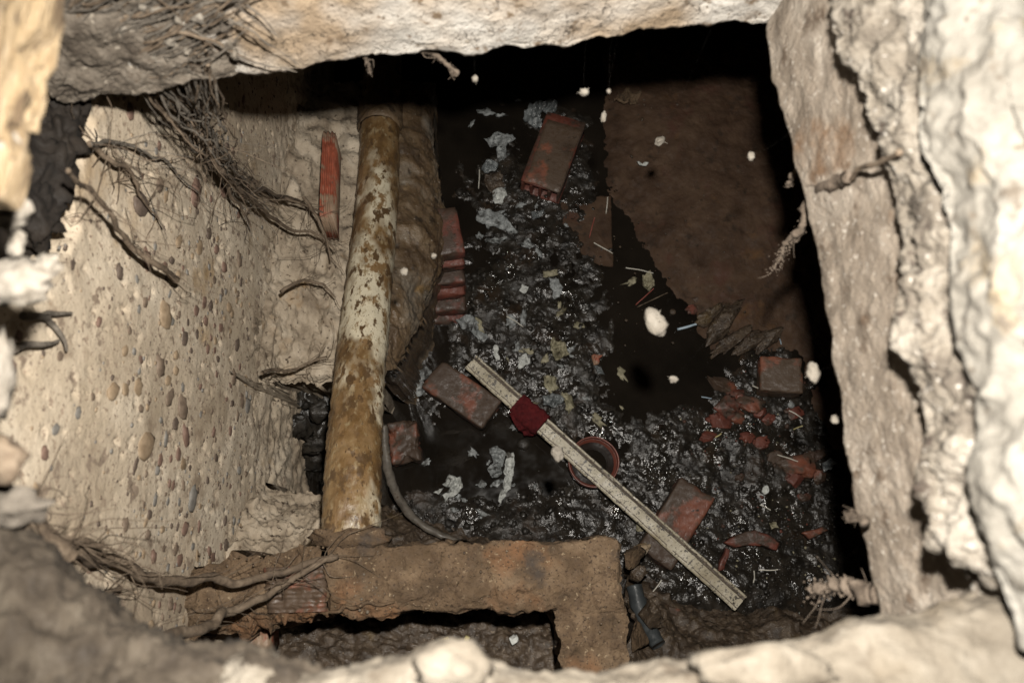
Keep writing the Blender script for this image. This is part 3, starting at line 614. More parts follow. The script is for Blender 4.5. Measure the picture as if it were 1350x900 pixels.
# red cloth knotted round it
cl = empty('red_cloth', A_.lerp(B_, .235), 'dark red cloth wound round the cream plank', 'cloth')
t0, t1, G = .182, .282, []
for k in range(44):
    t = t0 + (t1 - t0) * k / 43; c = A_.lerp(B_, t) + up_ * .010; e = 1 - .10 * abs(2 * k / 43 - 1) ** 6
    G.append([(c + sd_ * np.sign(math.cos(q)) * abs(math.cos(q)) ** .6 * (.0345 + .0022 * math.sin(k * .55 + q)) * e + up_ * math.sin(q) * (.014 + .0015 * math.sin(k * .55 + q)) * e)[:] for q in np.linspace(0, 2 * math.pi, 48, endpoint=False)])
G = np.array(G); nn = gridnormals(G, True).reshape(-1, 3); P = G.reshape(-1, 3)
P = P + nn * (fbm(P * np.array([1.6, .7, 1]), 22, 3, 3, .5, True) * .0032)[:, None]
F = gridfaces(44, 48, True); F.append(tuple(range(48))); F.append(tuple(43 * 48 + j for j in range(47, -1, -1)))
mk('wrap', P, F, M['cloth'], cl)
def crumple(name, rows, m, n=(30, 24), amp=.008, sc=30, th=.0012, parent=None, seed=0):
    """thin sheet through measured points, with folds and a real thickness"""
    G = np.array([[W(*p)[:] for p in r] for r in rows]); G = cat_rows(G, n[0]); G = cat_rows(G.transpose(1, 0, 2), n[1]).transpose(1, 0, 2)
    P = G.reshape(-1, 3); nn = gridnormals(G).reshape(-1, 3); nn[nn[:, 2] < 0] *= -1
    P = P + nn * (fbm(P, sc, 4, seed, .55, True) * amp)[:, None]
    b = len(P); Q = P - nn * th; F = gridfaces(n[0], n[1]); F2 = [tuple(i + b for i in f[::-1]) for f in F]
    ring = [j for j in range(n[1])] + [i * n[1] + n[1] - 1 for i in range(1, n[0])] + [(n[0] - 1) * n[1] + j for j in range(n[1] - 2, -1, -1)] + [i * n[1] for i in range(n[0] - 2, 0, -1)]
    F3 = [(ring[(k + 1) % len(ring)], ring[k], ring[k] + b, ring[(k + 1) % len(ring)] + b) for k in range(len(ring))]
    return mk(name, np.concatenate([P, Q]), F + F2 + F3, m, parent)
crumple('loose_end', [[(672, 545, .112), (690, 532, .13), (708, 548, .112)], [(680, 560, .10), (695, 556, .11), (708, 560, .10)], [(693, 572, .06), (700, 572, .065), (706, 570, .06)]], M['cloth'], amp=.006, parent=cl, seed=4, th=.002)
# terracotta plant pot
pc = W(781, 611, .055); pot = empty('plant_pot', (pc.x, pc.y, 0), 'small terracotta plant pot lying open under the cream plank', 'pot')
def lathe(name, prof, m, parent, c, seg=48, wob=.0):
    G = np.array([[(c[0] + r * math.cos(q), c[1] + r * math.sin(q), c[2] + z) for q in np.linspace(0, 2 * math.pi, seg, endpoint=False)] for r, z in prof])
    P = G.reshape(-1, 3); F = gridfaces(len(prof), seg, True)
    return mk(name, P + np.stack([fbm(P, 20, 2, k) for k in range(3)], 1) * wob, F, m, parent)
lathe('body', [(.001, .0), (.052, .0), (.054, .004), (.068, .078), (.070, .078), (.0665, .076), (.052, .010), (.001, .008)], M['pot'], pot, (pc.x, pc.y, .004), wob=.001)
lathe('rim', [(.0685, .072), (.0735, .070), (.0745, .074), (.0745, .094), (.0735, .097), (.0705, .096), (.0695, .092), (.0685, .072)], M['pot'], pot, (pc.x, pc.y, .004), wob=.001)
lathe('water', [(.0005, .060), (.03, .060), (.0625, .060), (.0625, .057), (.0005, .057)], M['water'], pot, (pc.x, pc.y, .004))

# broken tile pieces at the lower right
def slabpiece(name, pts, z, th, m, label, cat, seed=0, zs=None, group=None, crack=.003):
    """flat broken piece: outline in pixels, top at z, thickness th, roughened outline"""
    P2 = []
    for k in range(len(pts)):
        a = np.array(pts[k], float); b = np.array(pts[(k + 1) % len(pts)], float); L = np.hypot(*(b - a)); q = max(2, int(L / 4))
        for t in range(q): P2.append(a + (b - a) * t / q)
    c = np.mean(P2, 0)
    zf = (lambda p: z) if zs is None else (lambda p: z + zs[0] * (p[0] - c[0]) / 100 + zs[1] * (p[1] - c[1]) / 100)
    R = np.array([W(p[0], p[1], zf(p))[:] for p in P2]); R[:, :2] += np.stack([fbm(R, 40, 4, seed), fbm(R, 40, 4, seed + 3)], 1) * crack
    cw = np.array(W(c[0], c[1], zf(c))[:]); nR = len(R); V, F = [cw + np.array([0, 0, .003])], []
    rings = []
    for s, dz in ((.35, .003), (.7, .002), (.93, .001), (1, -.002), (1.0, -th * .5), (1.0, -th)):
        q = cw + (R - cw) * np.array([s, s, 1]); q[:, 2] = cw[2] + (R[:, 2] - cw[2]) * s + dz
        if s < 1: q[:, 2] += fbm(q, 30, 4, seed + 8) * .004
        rings.append(len(V)); V += [tuple(p) for p in q]
    V = [tuple(v) for v in V]
    for k in range(nR): F.append((0, rings[0] + k, rings[0] + (k + 1) % nR))
    for a, b in zip(rings[:-1], rings[1:]):
        for k in range(nR): F.append((a + k, b + k, b + (k + 1) % nR, a + (k + 1) % nR))
    F.append(tuple(rings[-1] + k for k in range(nR - 1, -1, -1)))
    o = mk(name, V, F, m); 
    return tag(o, label, cat, group)
slabpiece('flat_stone', [(738, 264), (770, 258), (806, 257), (807, 300), (809, 352), (790, 350), (770, 338), (752, 318), (738, 300)], .0015, .03, M['bank'], 'flat mud-covered stone in front of the hollow brick', 'stone', 11)
slabpiece('tile_shard', [(955, 714), (975, 703), (996, 698), (1016, 706), (1029, 716), (1024, 725), (1010, 720), (985, 718), (968, 722)], .075, .03, M['brick_red'], 'bright red curved tile shard near the lower end of the plank', 'tile', 3, zs=(.01, -.02))
slabpiece('tile_shard', [(957, 722), (963, 725), (955, 750), (948, 753), (949, 742)], .06, .03, M['brick_red'], 'narrow red tile strip below the curved red shard', 'tile', 4)
slabpiece('tile_shard', [(862, 800), (880, 797), (898, 803), (895, 812), (870, 812)], .10, .03, M['brick_dark'], 'dark red tile fragment right of the ledge end', 'tile', 6)
slabpiece('tile_shard', [(1058, 702), (1085, 694), (1092, 699), (1068, 710)], .05, .02, M['brick_dark'], 'dull red tile sliver near the right slab edge', 'tile', 7)

# red brick rubble
RB = [(952, 508, 19, 11), (972, 520, 12, 9), (955, 535, 15, 13), (985, 532, 16, 11), (950, 556, 14, 11), (1000, 545, 12, 9), (972, 550, 9, 8), (1012, 553, 9, 7), (1045, 545, 11, 9), (1052, 612, 24, 14), (1072, 602, 14, 9),
      (1045, 630, 14, 11), (1080, 625, 10, 8), (1003, 585, 10, 8), (975, 630, 6, 5), (918, 394, 8, 6), (912, 407, 9, 6), (1060, 655, 10, 6), (1022, 600, 11, 8), (985, 575, 8, 7), (935, 575, 10, 8)]
RL = ['longest red brick lump at the head of the rubble', 'small red lump beside the longest rubble piece', 'squarish red lump in the upper rubble heap', 'wide red lump at the right of the upper rubble heap', 'lowest red lump at the left of the upper rubble heap',
      'dull red lump right of the upper rubble heap', 'small red crumb in the middle of the upper rubble heap', 'small orange-red crumb under the square brick piece', 'reddish chip just below the square brown brick piece', 'largest red lump of the lower rubble heap',
      'bright red lump at the top of the lower rubble heap', 'dark red lump at the left of the lower rubble heap', 'small red lump at the right of the lower rubble heap', 'purplish red lump between the two rubble heaps', 'lone tiny red crumb in the black sludge',
      'small red crumb at the tip of the mud bank', 'second red crumb beside the channel at the mud bank', 'dark red crumb under the lower rubble heap', 'dull red lump left of the pale stick by the lower heap', 'dusky lump below the upper rubble heap', 'dusky lump left of the two rubble heaps']
for k, (a, b, rx, ry) in enumerate(RB):
    s = 2.45 / FPX; p = fz(a, b, ry * s * .2)
    tag(lump('brick_rubble', p, (rx * s * 1.25, ry * s * 1.25, ry * s * .75), M['brick_red'] if k % 3 else M['brick_dark'], seed=k + 1, facet=True, amp=.5, sc=1.7, sub=4, rot=(0, 0, random.uniform(-.4, .6))), RL[k], 'rubble', 'red brick rubble in the sludge')
# wrinkled clay at the foot of the mud bank
CL = [((925, 455), (960, 425), .022), ((950, 470), (985, 425), .020), ((975, 470), (1010, 435), .018), ((935, 440), (975, 405), .026), ((920, 432), (950, 402), .018), ((1000, 462), (1030, 425), .018)]
CN = ['lowest brown clay ridge at the foot of the mud bank', 'second brown clay ridge running up the mud bank', 'third brown clay ridge pointing at the square brick', 'broad brown clay ridge at the top of the folds', 'leftmost brown clay ridge beside the channel', 'clay ridge just left of the square brick piece']
for k, (p0, p1, r) in enumerate(CL):
    a = W(*p0, .02); b = W(*p1, .05); m_ = a.lerp(b, .5) + Vector((0, 0, .012))
    tag(lump('clay_ridge', m_ - Vector((0, 0, .012)), ((b - a).length * .62, r * 1.25, r * 1.15), M['brownlump'], amp=.62, sc=1.9, sub=5, rot=(random.uniform(-.5, .5), 0, edge_frame(a, b) + random.uniform(-.3, .3)), seed=k * 2 + 3, facet=True), CN[k], 'clay', 'clay folds at the foot of the mud bank')
RM = [(833, 735, .30, .030, 'ledge', 'brown mortar lump against the end of the ledge'), (840, 757, .24, .024, 'brownlump', 'dark lump below the brown mortar lump beside the ledge'), (848, 724, .14, .020, 'earth', 'small tan lump at the far corner of the ledge'), (858, 812, .26, .034, 'brownlump', 'earth-covered lump beside the slate grey pipe stub'), (842, 840, .32, .028, 'ledge', 'brown lump against the return of the ledge')]
for k, (a, b_, z, r, m, lab) in enumerate(RM):
    tag(lump('mortar_rubble', W(a, b_, z), (r, r * 1.2, r), M[m], amp=.55, sc=1.8, sub=4, seed=k + 70, facet=True), lab, 'rubble', 'rubble beside the ledge')
# curved grey hose at the foot of the pipe
tag(tube('hose', [W(506, 560, .25), W(510, 610, .22), W(522, 650, .18), (W(545, 682, .14)), W(575, 702, .12), W(620, 720, .10)], [.011, .013, .012, .010, .009], M['darkhose'], sides=12, n=50, seed=3, rough=.003), 'curved grey hose at the foot of the rusty pipe', 'hose')
tag(tube('pipe_stub', [W(836, 772, .20), W(848, 815, .22), W(868, 850, .25)], [.021, .021, .021], M['bluepipe'], sides=16, n=20, rough=.004), 'short slate grey pipe stub right of the ledge', 'pipe')
patch('earth_heap', [[(825, 740, .02), (860, 760, .02), (900, 790, .02), (1000, 795, .0), (1080, 790, .0), (1180, 790, .0)], [(828, 780, .20), (860, 800, .12), (920, 812, .09), (1000, 812, .06), (1080, 812, .05), (1180, 812, .05)],
                     [(830, 830, .28), (870, 840, .2), (930, 840, .16), (1010, 832, .15), (1090, 830, .11), (1180, 830, .1)], [(832, 930, .34), (880, 930, .3), (940, 930, .28), (1020, 930, .26), (1100, 930, .25), (1180, 930, .22)]], M['brownlump'], (70, 130), amp=.026, sc=11, zb=-.05, seed=6, ridged=False)
tag(bpy.data.objects['earth_heap'], 'heap of dark brown earth under the near rim', 'earth')
patch('earth_heap', [[(500, 660, .03), (560, 690, .02), (660, 705, .0), (780, 700, .0)], [(490, 690, .14), (560, 705, .08), (660, 715, .03), (790, 712, .02)], [(490, 730, .2), (560, 730, .14), (660, 730, .1), (800, 730, .08)]], M['brownlump'], (50, 110), amp=.02, sc=16, zb=-.05, seed=12)
tag(bpy.data.objects['earth_heap.001'], 'strip of brown rubble along the far side of the ledge', 'earth')

# ------------------------------------------------------------------ paper and plastic scraps
def scrap(pts, m, label, seed, amp=.007, th=.001, z=.006, cat='scrap', lift=0):
    """soft scrap: star-shaped outline in pixels draped on the sludge with folds"""
    P2 = []
    for k in range(len(pts)):
        a = np.array(pts[k], float); b = np.array(pts[(k + 1) % len(pts)], float); q = max(2, int(np.hypot(*(b - a)) / 3.0))
        for t in range(q): P2.append(a + (b - a) * t / q)
    P2 = np.array(P2); c = P2.mean(0); nR = len(P2); rings = [np.array([c])]
    NR = 9
    for s in np.linspace(1 / NR, 1, NR): rings.append(c + (P2 - c) * s)
    PX = np.concatenate(rings); Wd = np.array([W(p[0], p[1], 0)[:] for p in PX])
    Wd[:, :2] += np.stack([fbm(Wd, 70, 3, seed), fbm(Wd, 70, 3, seed + 3)], 1) * .006
    hz = np.maximum(floor_h(Wd[:, 0], Wd[:, 1]), 0)
    hz = .35 * hz + .65 * hz.mean()
    Wd[:, 2] = hz + z + np.abs(fbm(Wd, 38, 4, seed + 5, .55, True)) * amp * 1.7 + np.clip(fbm(Wd, 12, 2, seed + 6), 0, 1) * lift
    F = [(0, 1 + k, 1 + (k + 1) % nR) for k in range(nR)]
    for r in range(NR - 1):
        a = 1 + r * nR; b = a + nR
        for k in range(nR): F.append((a + k, b + k, b + (k + 1) % nR, a + (k + 1) % nR))
    n0 = len(Wd); Q = Wd - np.array([0, 0, th]); F2 = [tuple(i + n0 for i in f[::-1]) for f in F]; a = 1 + (NR - 1) * nR
    F3 = [(a + (k + 1) % nR, a + k, a + k + n0, a + (k + 1) % nR + n0) for k in range(nR)]
    return tag(mk('paper_scrap' if cat == 'scrap' else cat.replace(' ', '_'), np.concatenate([Wd, Q]), F + F2 + F3, m), label, cat)
scrap([(690, 158), (700, 142), (715, 138), (735, 141), (732, 155), (722, 152), (710, 150), (702, 160), (716, 170), (705, 175), (692, 166)], M['film'], 'grey plastic bag scrap behind the hollow brick', 1, .014, lift=.02, cat='plastic scrap')
scrap([(638, 190), (655, 180), (675, 183), (679, 190), (665, 198), (645, 197)], M['paper'], 'grey paper scrap left of the hollow brick, topmost of its row', 2, .01, lift=.02)
scrap([(655, 198), (668, 196), (664, 216), (656, 212)], M['paper'], 'narrow grey scrap hanging below the topmost paper', 3)
scrap([(632, 226), (645, 218), (660, 220), (655, 230), (640, 234)], M['film'], 'small pale plastic scrap above the curled white scrap', 4, .012, cat='plastic scrap')
scrap([(638, 236), (660, 228), (664, 250), (650, 262), (640, 248)], M['brownlump'], 'brown sodden leaf between two white scraps', 5, cat='leaf')
scrap([(649, 258), (662, 252), (668, 264), (662, 276), (652, 274)], M['paperwhite'], 'curled white scrap level with the hollow brick front', 6, .012, lift=.02)
scrap([(630, 280), (648, 279), (668, 290), (683, 311), (672, 308), (655, 304), (628, 294)], M['paper'], 'wing-shaped speckled grey paper scrap beside the black water', 7, .005, lift=.012)
scrap([(640, 318), (668, 317), (660, 325), (642, 323)], M['paper'], 'thin grey strip under the wing-shaped scrap', 8)
scrap([(683, 325), (697, 318), (705, 330), (690, 331)], M['paper'], 'small rounded grey scrap right of the thin strip', 9)
scrap([(700, 286), (716, 283), (714, 290), (702, 296)], M['film'], 'shiny plastic curl above the small rounded scrap', 10, .012, cat='plastic scrap')
scrap([(684, 386), (690, 377), (697, 381), (692, 390)], M['paperwhite'], 'tiny white triangular scrap in the middle sludge', 11, .003)
scrap([(714, 361), (734, 358), (736, 366), (716, 369)], M['paperyellow'], 'small cream tab at the head of the oval scrap', 12, .004)
scrap([(724, 370), (735, 370), (741, 382), (738, 394), (730, 396), (726, 384)], M['paper'], 'oval grey scrap below the cream tab', 13, .004)
scrap([(600, 424), (622, 419), (632, 424), (645, 452), (640, 457), (625, 446), (610, 436)], M['paper'], 'crumpled grey paper above the upper plank end', 14, .012, lift=.02)
scrap([(626, 422), (633, 428), (640, 445), (632, 440)], M['paperyellow'], 'yellow streak of paper on the crumpled grey sheet', 15, .006, z=.022)
scrap([(650, 458), (656, 457), (659, 476), (653, 478)], M['paperwhite'], 'slim white scrap right of the upper plank end', 16, .004)
scrap([(684, 474), (695, 469), (699, 482), (684, 489)], M['paperwhite'], 'white folded scrap between plank and yellow crumples', 17, .006)
scrap([(726, 452), (746, 460), (748, 474), (730, 481), (724, 470)], M['paperyellow'], 'pale crumpled wrapper in the middle sludge', 18, .018, lift=.02)
scrap([(714, 500), (730, 498), (736, 515), (726, 520), (716, 510)], M['paperyellow'], 'yellowish torn scrap right of the red cloth', 19, .012, lift=.015)
scrap([(715, 525), (735, 520), (745, 530), (730, 540), (716, 538)], M['film'], 'grey plastic scrap just below the yellowish torn scrap', 20, .014, cat='plastic scrap')
scrap([(738, 520), (752, 524), (756, 538), (748, 550), (744, 535)], M['paperyellow'], 'curled tan scrap above the terracotta pot', 21, .012)
scrap([(534, 505), (548, 492), (566, 487), (570, 494), (558, 508), (562, 520), (546, 528), (534, 518)], M['paper'], 'bunched grey rag left of the dark brick', 22, .016, lift=.03)
scrap([(645, 594), (658, 590), (668, 598), (664, 612), (660, 628), (648, 632), (642, 622), (650, 610)], M['paper'], 'upper grey rag above the long white rag', 23, .014, lift=.02)
scrap([(668, 598), (678, 597), (678, 618), (676, 640), (660, 665), (656, 662), (664, 640), (666, 618)], M['paperwhite'], 'long white paper rag in the dark water', 24, .01, lift=.02)
scrap([(645, 640), (662, 630), (668, 634), (656, 642)], M['paper'], 'small grey flap left of the long white rag', 25, .006)
scrap([(626, 640), (636, 632), (642, 640), (634, 643)], M['paper'], 'small pale scrap between the two rags', 26, .006)
scrap([(584, 640), (594, 626), (608, 632), (611, 642), (600, 655), (588, 662), (585, 655), (594, 645)], M['paperwhite'], 'white crumpled rag nearest the grey hose', 27, .016, lift=.02)
scrap([(572, 650), (586, 642), (580, 652)], M['paperwhite'], 'white sliver beside the crumpled rag near the hose', 28, .004)
scrap([(845, 365), (858, 362), (862, 378), (852, 390), (846, 380)], M['paperyellow'], 'pale green crumpled scrap at the tip of the mud bank', 29, .014, lift=.02)
scrap([(780, 472), (792, 469), (788, 482), (782, 484)], M['brick_bright'], 'small orange leaf in the middle sludge', 30, .008, cat='leaf')
scrap([(782, 484), (792, 484), (796, 495), (786, 494)], M['film'], 'bluish plastic flake under the orange leaf', 31, .008, cat='plastic scrap')
scrap([(1008, 690), (1018, 688), (1022, 695), (1012, 698)], M['paperyellow'], 'cream crumb above the curved red shard', 32, .006)
scrap([(1000, 645), (1008, 642), (1010, 648), (1003, 651)], M['paperwhite'], 'tiny white scrap under the lone red crumb', 33, .004)
scrap([(1075, 615), (1086, 608), (1094, 612), (1086, 622), (1078, 624)], M['film'], 'grey plastic shred on the lower rubble heap', 34, .012, z=.03, cat='plastic scrap')
scrap([(835, 690), (845, 685), (848, 698), (838, 702)], M['paperyellow'], 'crumb of pale foam under the plank beside the crossed brick', 35, .012)
scrap([(805, 140), (822, 132), (842, 136), (838, 148), (815, 150)], M['ledge'], 'curled brown leaf at the far edge of the mud bank', 36, .014, z=.035, cat='leaf')
scrap([(835, 225), (842, 227), (850, 226), (848, 231), (838, 230)], M['paperwhite'], 'white bone-shaped scrap on the mud bank', 37, .003, z=.06)
# round shells / discs
for (a, b, r, lab) in ((1043, 534, .011, 'round grey disc in the rubble below the square brick'), (887, 411, .010, 'brown round disc by the tip of the mud bank'), (690, 585, .02, 'smooth black bubble left of the terracotta pot')):
    tag(lump('pebble_stone', fz(a, b, r * .5), (r, r, r * .6), M['darkstone'] if a == 690 else M['paper'] if a == 1043 else M['brownlump'], amp=.06, seed=a), lab, 'stone')

# ------------------------------------------------------------------ sticks and straws
ST = [((801, 260), (799, 282), 'straw', 'pale upright straw on the flat muddy stone'), ((784, 287), (777, 314), 'strawred', 'thin pink straw on the flat muddy stone'), ((783, 320), (808, 334), 'straw', 'white straw slanting over the channel edge'),
      ((825, 353), (861, 360), 'straw', 'glinting white straw at the tip of the mud bank'), ((893, 434), (918, 427), 'strawblue', 'bluish plastic tube beside the channel'), ((668, 417), (690, 431), 'straw', 'short white stick above the upper plank end'),
      ((632, 224), (631, 249), 'straw', 'thin pale straw left of the brown leaf'), ((1025, 599), (1052, 608), 'straw', 'white straw left of the lower rubble heap'), ((1040, 541), (1058, 552), 'straw', 'white straw under the round grey disc'),
      ((1046, 566), (1058, 561), 'strawyellow', 'yellow stick below the round grey disc'), ((943, 576), (951, 571), 'strawyellow', 'short yellow stick left of the rubble heaps'), ((992, 508), (1004, 513), 'straw', 'short straw left of the square brick piece'),
      ((925, 523), (938, 525), 'strawblue', 'small bluish straw left of the upper rubble heap'), ((857, 783), (872, 764), 'straw', 'straw leaning beside the lower end of the crossed brick'), ((1000, 751), (1026, 750), 'straw', 'bent white straw below the curved red shard'),
      ((994, 752), (993, 768), 'straw', 'short curved straw right of the plank end'), ((838, 402), (862, 380), 'strawred', 'red twig by the pale green scrap'), ((1028, 447), (1030, 454), 'strawblue', 'tiny blue sliver above the square brick piece'),
      ((840, 405), (880, 386), 'root', 'brown twig lying by the pale green scrap'), ((1002, 665), (1016, 672), 'straw', 'faint straw right of the lone red crumb')]
for k, (p0, p1, m, lab) in enumerate(ST):
    onb = p0[0] > 815 and p0[1] < 400; z = .035 if onb else .02
    a = fz(*p0, z); b = fz(*p1, z + .004); mid = a.lerp(b, .5) + Vector((0, 0, .003))
    r = .0042 if m == 'strawblue' and k == 4 else .0017
    tag(tube('straw', [a, mid, b], [r, r, r * .8], M[m], sides=6, n=8, wob=.003, seed=k), lab, 'straw')
# yellow reeds and a white pebble on the earth under the ledge
for k, (p0, p1, r, lab) in enumerate((((575, 850), (592, 842), .007, 'yellow reed piece on the earth under the ledge, lying flat'), ((610, 855), (617, 838), .006, 'yellow reed piece standing up under the ledge'), ((630, 862), (627, 852), .006, 'short yellow reed nearest the near rim'), ((598, 845), (606, 850), .004, 'thin yellow reed between the two larger pieces'))):
    tag(tube('reed', [W(*p0, .60), W(*p1, .60)], [r, r], M['strawyellow'], sides=8, n=8, rough=.001, seed=k), lab, 'reed')
tag(lump('pale_pebble', W(677, 843, .57), (.011, .013, .008), M['paperwhite'], amp=.25, seed=9, facet=True), 'white pebble on the earth beneath the ledge', 'stone')

# small grit and crumbs scattered over the sludge (nobody could count it)
V0, F0 = ico(1)
def grit(name, N, region, rr, m, seed, z=0.0):
    r_ = np.random.default_rng(seed); VV, FF = [], []
    px = r_.uniform(region[0], region[2], N); py = r_.uniform(region[1], region[3], N)
    Wd = np.array([W(a, b, 0)[:] for a, b in zip(px, py)]); hz = floor_h(Wd[:, 0], Wd[:, 1])
    if z < .03: ok = hz > .0015; Wd, hz = Wd[ok], hz[ok]; N = len(hz)
    hz = np.maximum(hz, -.004)
    for k in range(N):
        s = rr[0] * (rr[1] / rr[0]) ** (r_.random() ** 2.2); b = len(VV) * len(V0)
        sh = 1 + .35 * r_.normal(size=(len(V0), 1)) * .6
        q = V0 * sh * np.array([s * r_.uniform(.6, 1.5), s * r_.uniform(.6, 1.3), s * .7]); th = r_.uniform(0, 6.28); cq, sq = math.cos(th), math.sin(th)
        q = np.stack([q[:, 0] * cq - q[:, 1] * sq, q[:, 0] * sq + q[:, 1] * cq, q[:, 2]], 1)
        VV.append(q + np.array([Wd[k, 0], Wd[k, 1], hz[k] + s * .3 + z])); FF += [tuple(i + b for i in f) for f in F0]
    return tag(mk(name, np.concatenate(VV), FF, m), kind='stuff')
tag(grit('black_grit', 2600, (530, 200, 830, 705), (.002, .013), M['darkstone'], 1), 'black wet grit over the left half of the floor')
tag(grit('black_grit', 2400, (815, 370, 1110, 800), (.002, .012), M['darkstone'], 2), 'black wet grit over the right half of the floor')
tag(grit('pale_crumbs', 130, (560, 180, 830, 700), (.0012, .006), M['paper'], 3, .004), 'pale crumbs scattered among the scraps')
tag(grit('pale_crumbs', 170, (830, 380, 1105, 780), (.0012, .005), M['paperyellow'], 4, .004), 'pale crumbs scattered round the rubble heaps')
tag(grit('red_crumbs', 150, (900, 480, 1100, 720), (.0015, .008), M['brick_red'], 5, .003), 'fine red brick crumbs round the rubble heaps')
tag(grit('brown_crumbs', 260, (790, 130, 1060, 470), (.001, .006), M['brownlump'], 6, .045), 'fine brown crumbs over the mud bank')

# shreds of sodden paper through the middle of the sludge
def shreds(N, cx, cy, sx, sy, m, seed, label):
    r_ = np.random.default_rng(seed); VV, FF = [], []
    for k in range(N):
        px = r_.normal(cx, sx); py = r_.normal(cy, sy); p = np.array(W(px, py, 0)[:]); p[2] = max(float(floor_h(p[0], p[1])[0]), 0) + .003
        L = r_.uniform(.006, .022); Wd = L * r_.uniform(.3, .8); th = r_.uniform(0, 6.28); U, V_ = np.meshgrid(np.linspace(-1, 1, 6), np.linspace(-1, 1, 5), indexing='ij')
        e = 1 + .3 * r_.normal(size=U.shape); X = U * L * e; Y = V_ * Wd * e * (1 - .5 * U ** 2); Z = np.abs(r_.normal(size=U.shape)) * .0028
        q = np.stack([X * math.cos(th) - Y * math.sin(th), X * math.sin(th) + Y * math.cos(th), Z], 2).reshape(-1, 3) + p
        b = sum(len(v) for v in VV); F = gridfaces(6, 5); n1 = 30
        ring = [0, 1, 2, 3, 4, 9, 14, 19, 24, 29, 28, 27, 26, 25, 20, 15, 10, 5]
        VV.append(np.concatenate([q, q - np.array([0, 0, .0008])])); FF += [tuple(i + b for i in f) for f in F] + [tuple(i + b + n1 for i in f[::-1]) for f in F] + [(ring[(t + 1) % 18] + b, ring[t] + b, ring[t] + b + n1, ring[(t + 1) % 18] + b + n1) for t in range(18)]
    return tag(mk('paper_shreds', np.concatenate(VV), FF, m), label, kind='stuff')
shreds(18, 700, 400, 55, 110, M['paper'], 1, 'grey shreds of sodden paper down the middle of the floor')
shreds(12, 660, 240, 25, 60, M['paper'], 2, 'grey shreds among the scraps near the hollow brick')
shreds(12, 740, 500, 45, 50, M['paperyellow'], 3, 'yellowed shreds of paper above the plant pot')
shreds(9, 630, 640, 45, 30, M['paper'], 4, 'grey shreds round the white rags')
# ------------------------------------------------------------------ roots
def root(parent, pts, r0, r1, m, seed, wob=.02, sides=7, n=None, rough=.0):
    return tube('strand', pts, [r0, (r0 + r1) / 2, r1], m, parent, sides=sides, n=n or 10 * len(pts), wob=wob, seed=seed, rough=rough)
def rootlets(parent, pts, N, ln, m, seed, r=.0009, spread=1.0):
    """fine hairs that leave a strand"""
    r_ = np.random.default_rng(seed); P = cat_rows(np.array([p[:] for p in pts]), 60)
    for k in range(N):
        i = int(r_.integers(2, 57)); a = Vector(P[i]); d = Vector(P[i + 2] - P[i]).normalized(); e = (d * .8 + Vector(r_.normal(size=3)) * .5 * spread).normalized()
        L = ln * r_.uniform(.4, 1.2); b = a + e * L * .5 + Vector(r_.normal(size=3)) * L * .1; c = a + e * L + Vector(r_.normal(size=3)) * L * .2
        tube('rootlet', [a, b, c], [r, r * .8, r * .4], m, parent, sides=4, n=10, wob=L * .12, seed=seed + k)
def wallpt(px, py, off=.012): return WX(px, py, WX0 + off)
R1 = empty('root_mass', wallpt(230, 130), 'tangled brown roots hanging from the back left corner down the wall', 'roots')
P1 = [W(190, 92, 1.46), W(232, 135, 1.30), wallpt(275, 200, .10), wallpt(310, 240, .08), wallpt(345, 275, .07)]
sr = root(R1, P1, .011, .004, M['root'], 1, .02, 9, rough=.002); rootlets(sr, P1, 22, .16, M['root'], 10)
P2 = [W(215, 95, 1.45), W(262, 150, 1.2), wallpt(300, 215, .09), wallpt(330, 245, .06), wallpt(395, 265, .06)]
sr = root(R1, P2, .010, .003, M['root'], 2, .02); rootlets(sr, P2, 16, .14, M['root'], 30)
P3 = [W(250, 98, 1.45), W(275, 160, 1.15), wallpt(298, 230, .06), wallpt(330, 300, .04)]
sr = root(R1, P3, .009, .002, M['root'], 3, .02); rootlets(sr, P3, 12, .14, M['rootgrey'], 50)
R2 = empty('root_mass', wallpt(130, 240), 'thin dark root sliding down the pebbly wall with a club-like end', 'roots')
P4 = [wallpt(90, 225, .10), wallpt(130, 262, .07), wallpt(170, 310, .05), wallpt(205, 345, .05), wallpt(232, 368, .04)]
sr = root(R2, P4, .003, .006, M['root'], 4, .012, rough=.0015); rootlets(sr, P4, 14, .12, M['root'], 70)
R3 = empty('root_mass', wallpt(130, 190), 'spray of thin roots below the arch shadow on the left wall', 'roots')
P5 = [wallpt(120, 190, .03), wallpt(150, 205, .03), wallpt(180, 245, .02), wallpt(215, 300, .02)]
sr = root(R3, P5, .005, .0012, M['root'], 5, .015); rootlets(sr, P5, 26, .18, M['root'], 90, spread=1.3)
P6 = [wallpt(120, 190, .03), wallpt(170, 192, .03), wallpt(215, 215, .02), wallpt(262, 255, .02)]
sr = root(R3, P6, .004, .001, M['rootgrey'], 6, .015); rootlets(sr, P6, 16, .14, M['rootgrey'], 130)
R4 = empty('root_mass', W(400, 270, .6), 'dry brown roots crossing the earth left of the pipe', 'roots')
for k, pts in enumerate(([(330, 235, .8), (372, 262, .64), (410, 272, .56), (440, 285, .52)], [(340, 270, .75), (380, 300, .60), (418, 305, .56), (440, 330, .54)], [(370, 385, .62), (395, 372, .60), (425, 378, .56), (442, 392, .54)], [(345, 492, .66), (385, 488, .56), (430, 470, .55)], [(400, 260, .58), (425, 300, .56), (436, 345, .54)])):
    pw = [W(*p) for p in pts]; sr = root(R4, pw, .005, .002, M['root'], 20 + k, .015); rootlets(sr, pw, 10, .09, M['root'], 160 + 20 * k)
R5 = empty('root_mass', W(60, 720, 1.4), 'blurred thick root strands trailing from the lower left rim', 'roots')
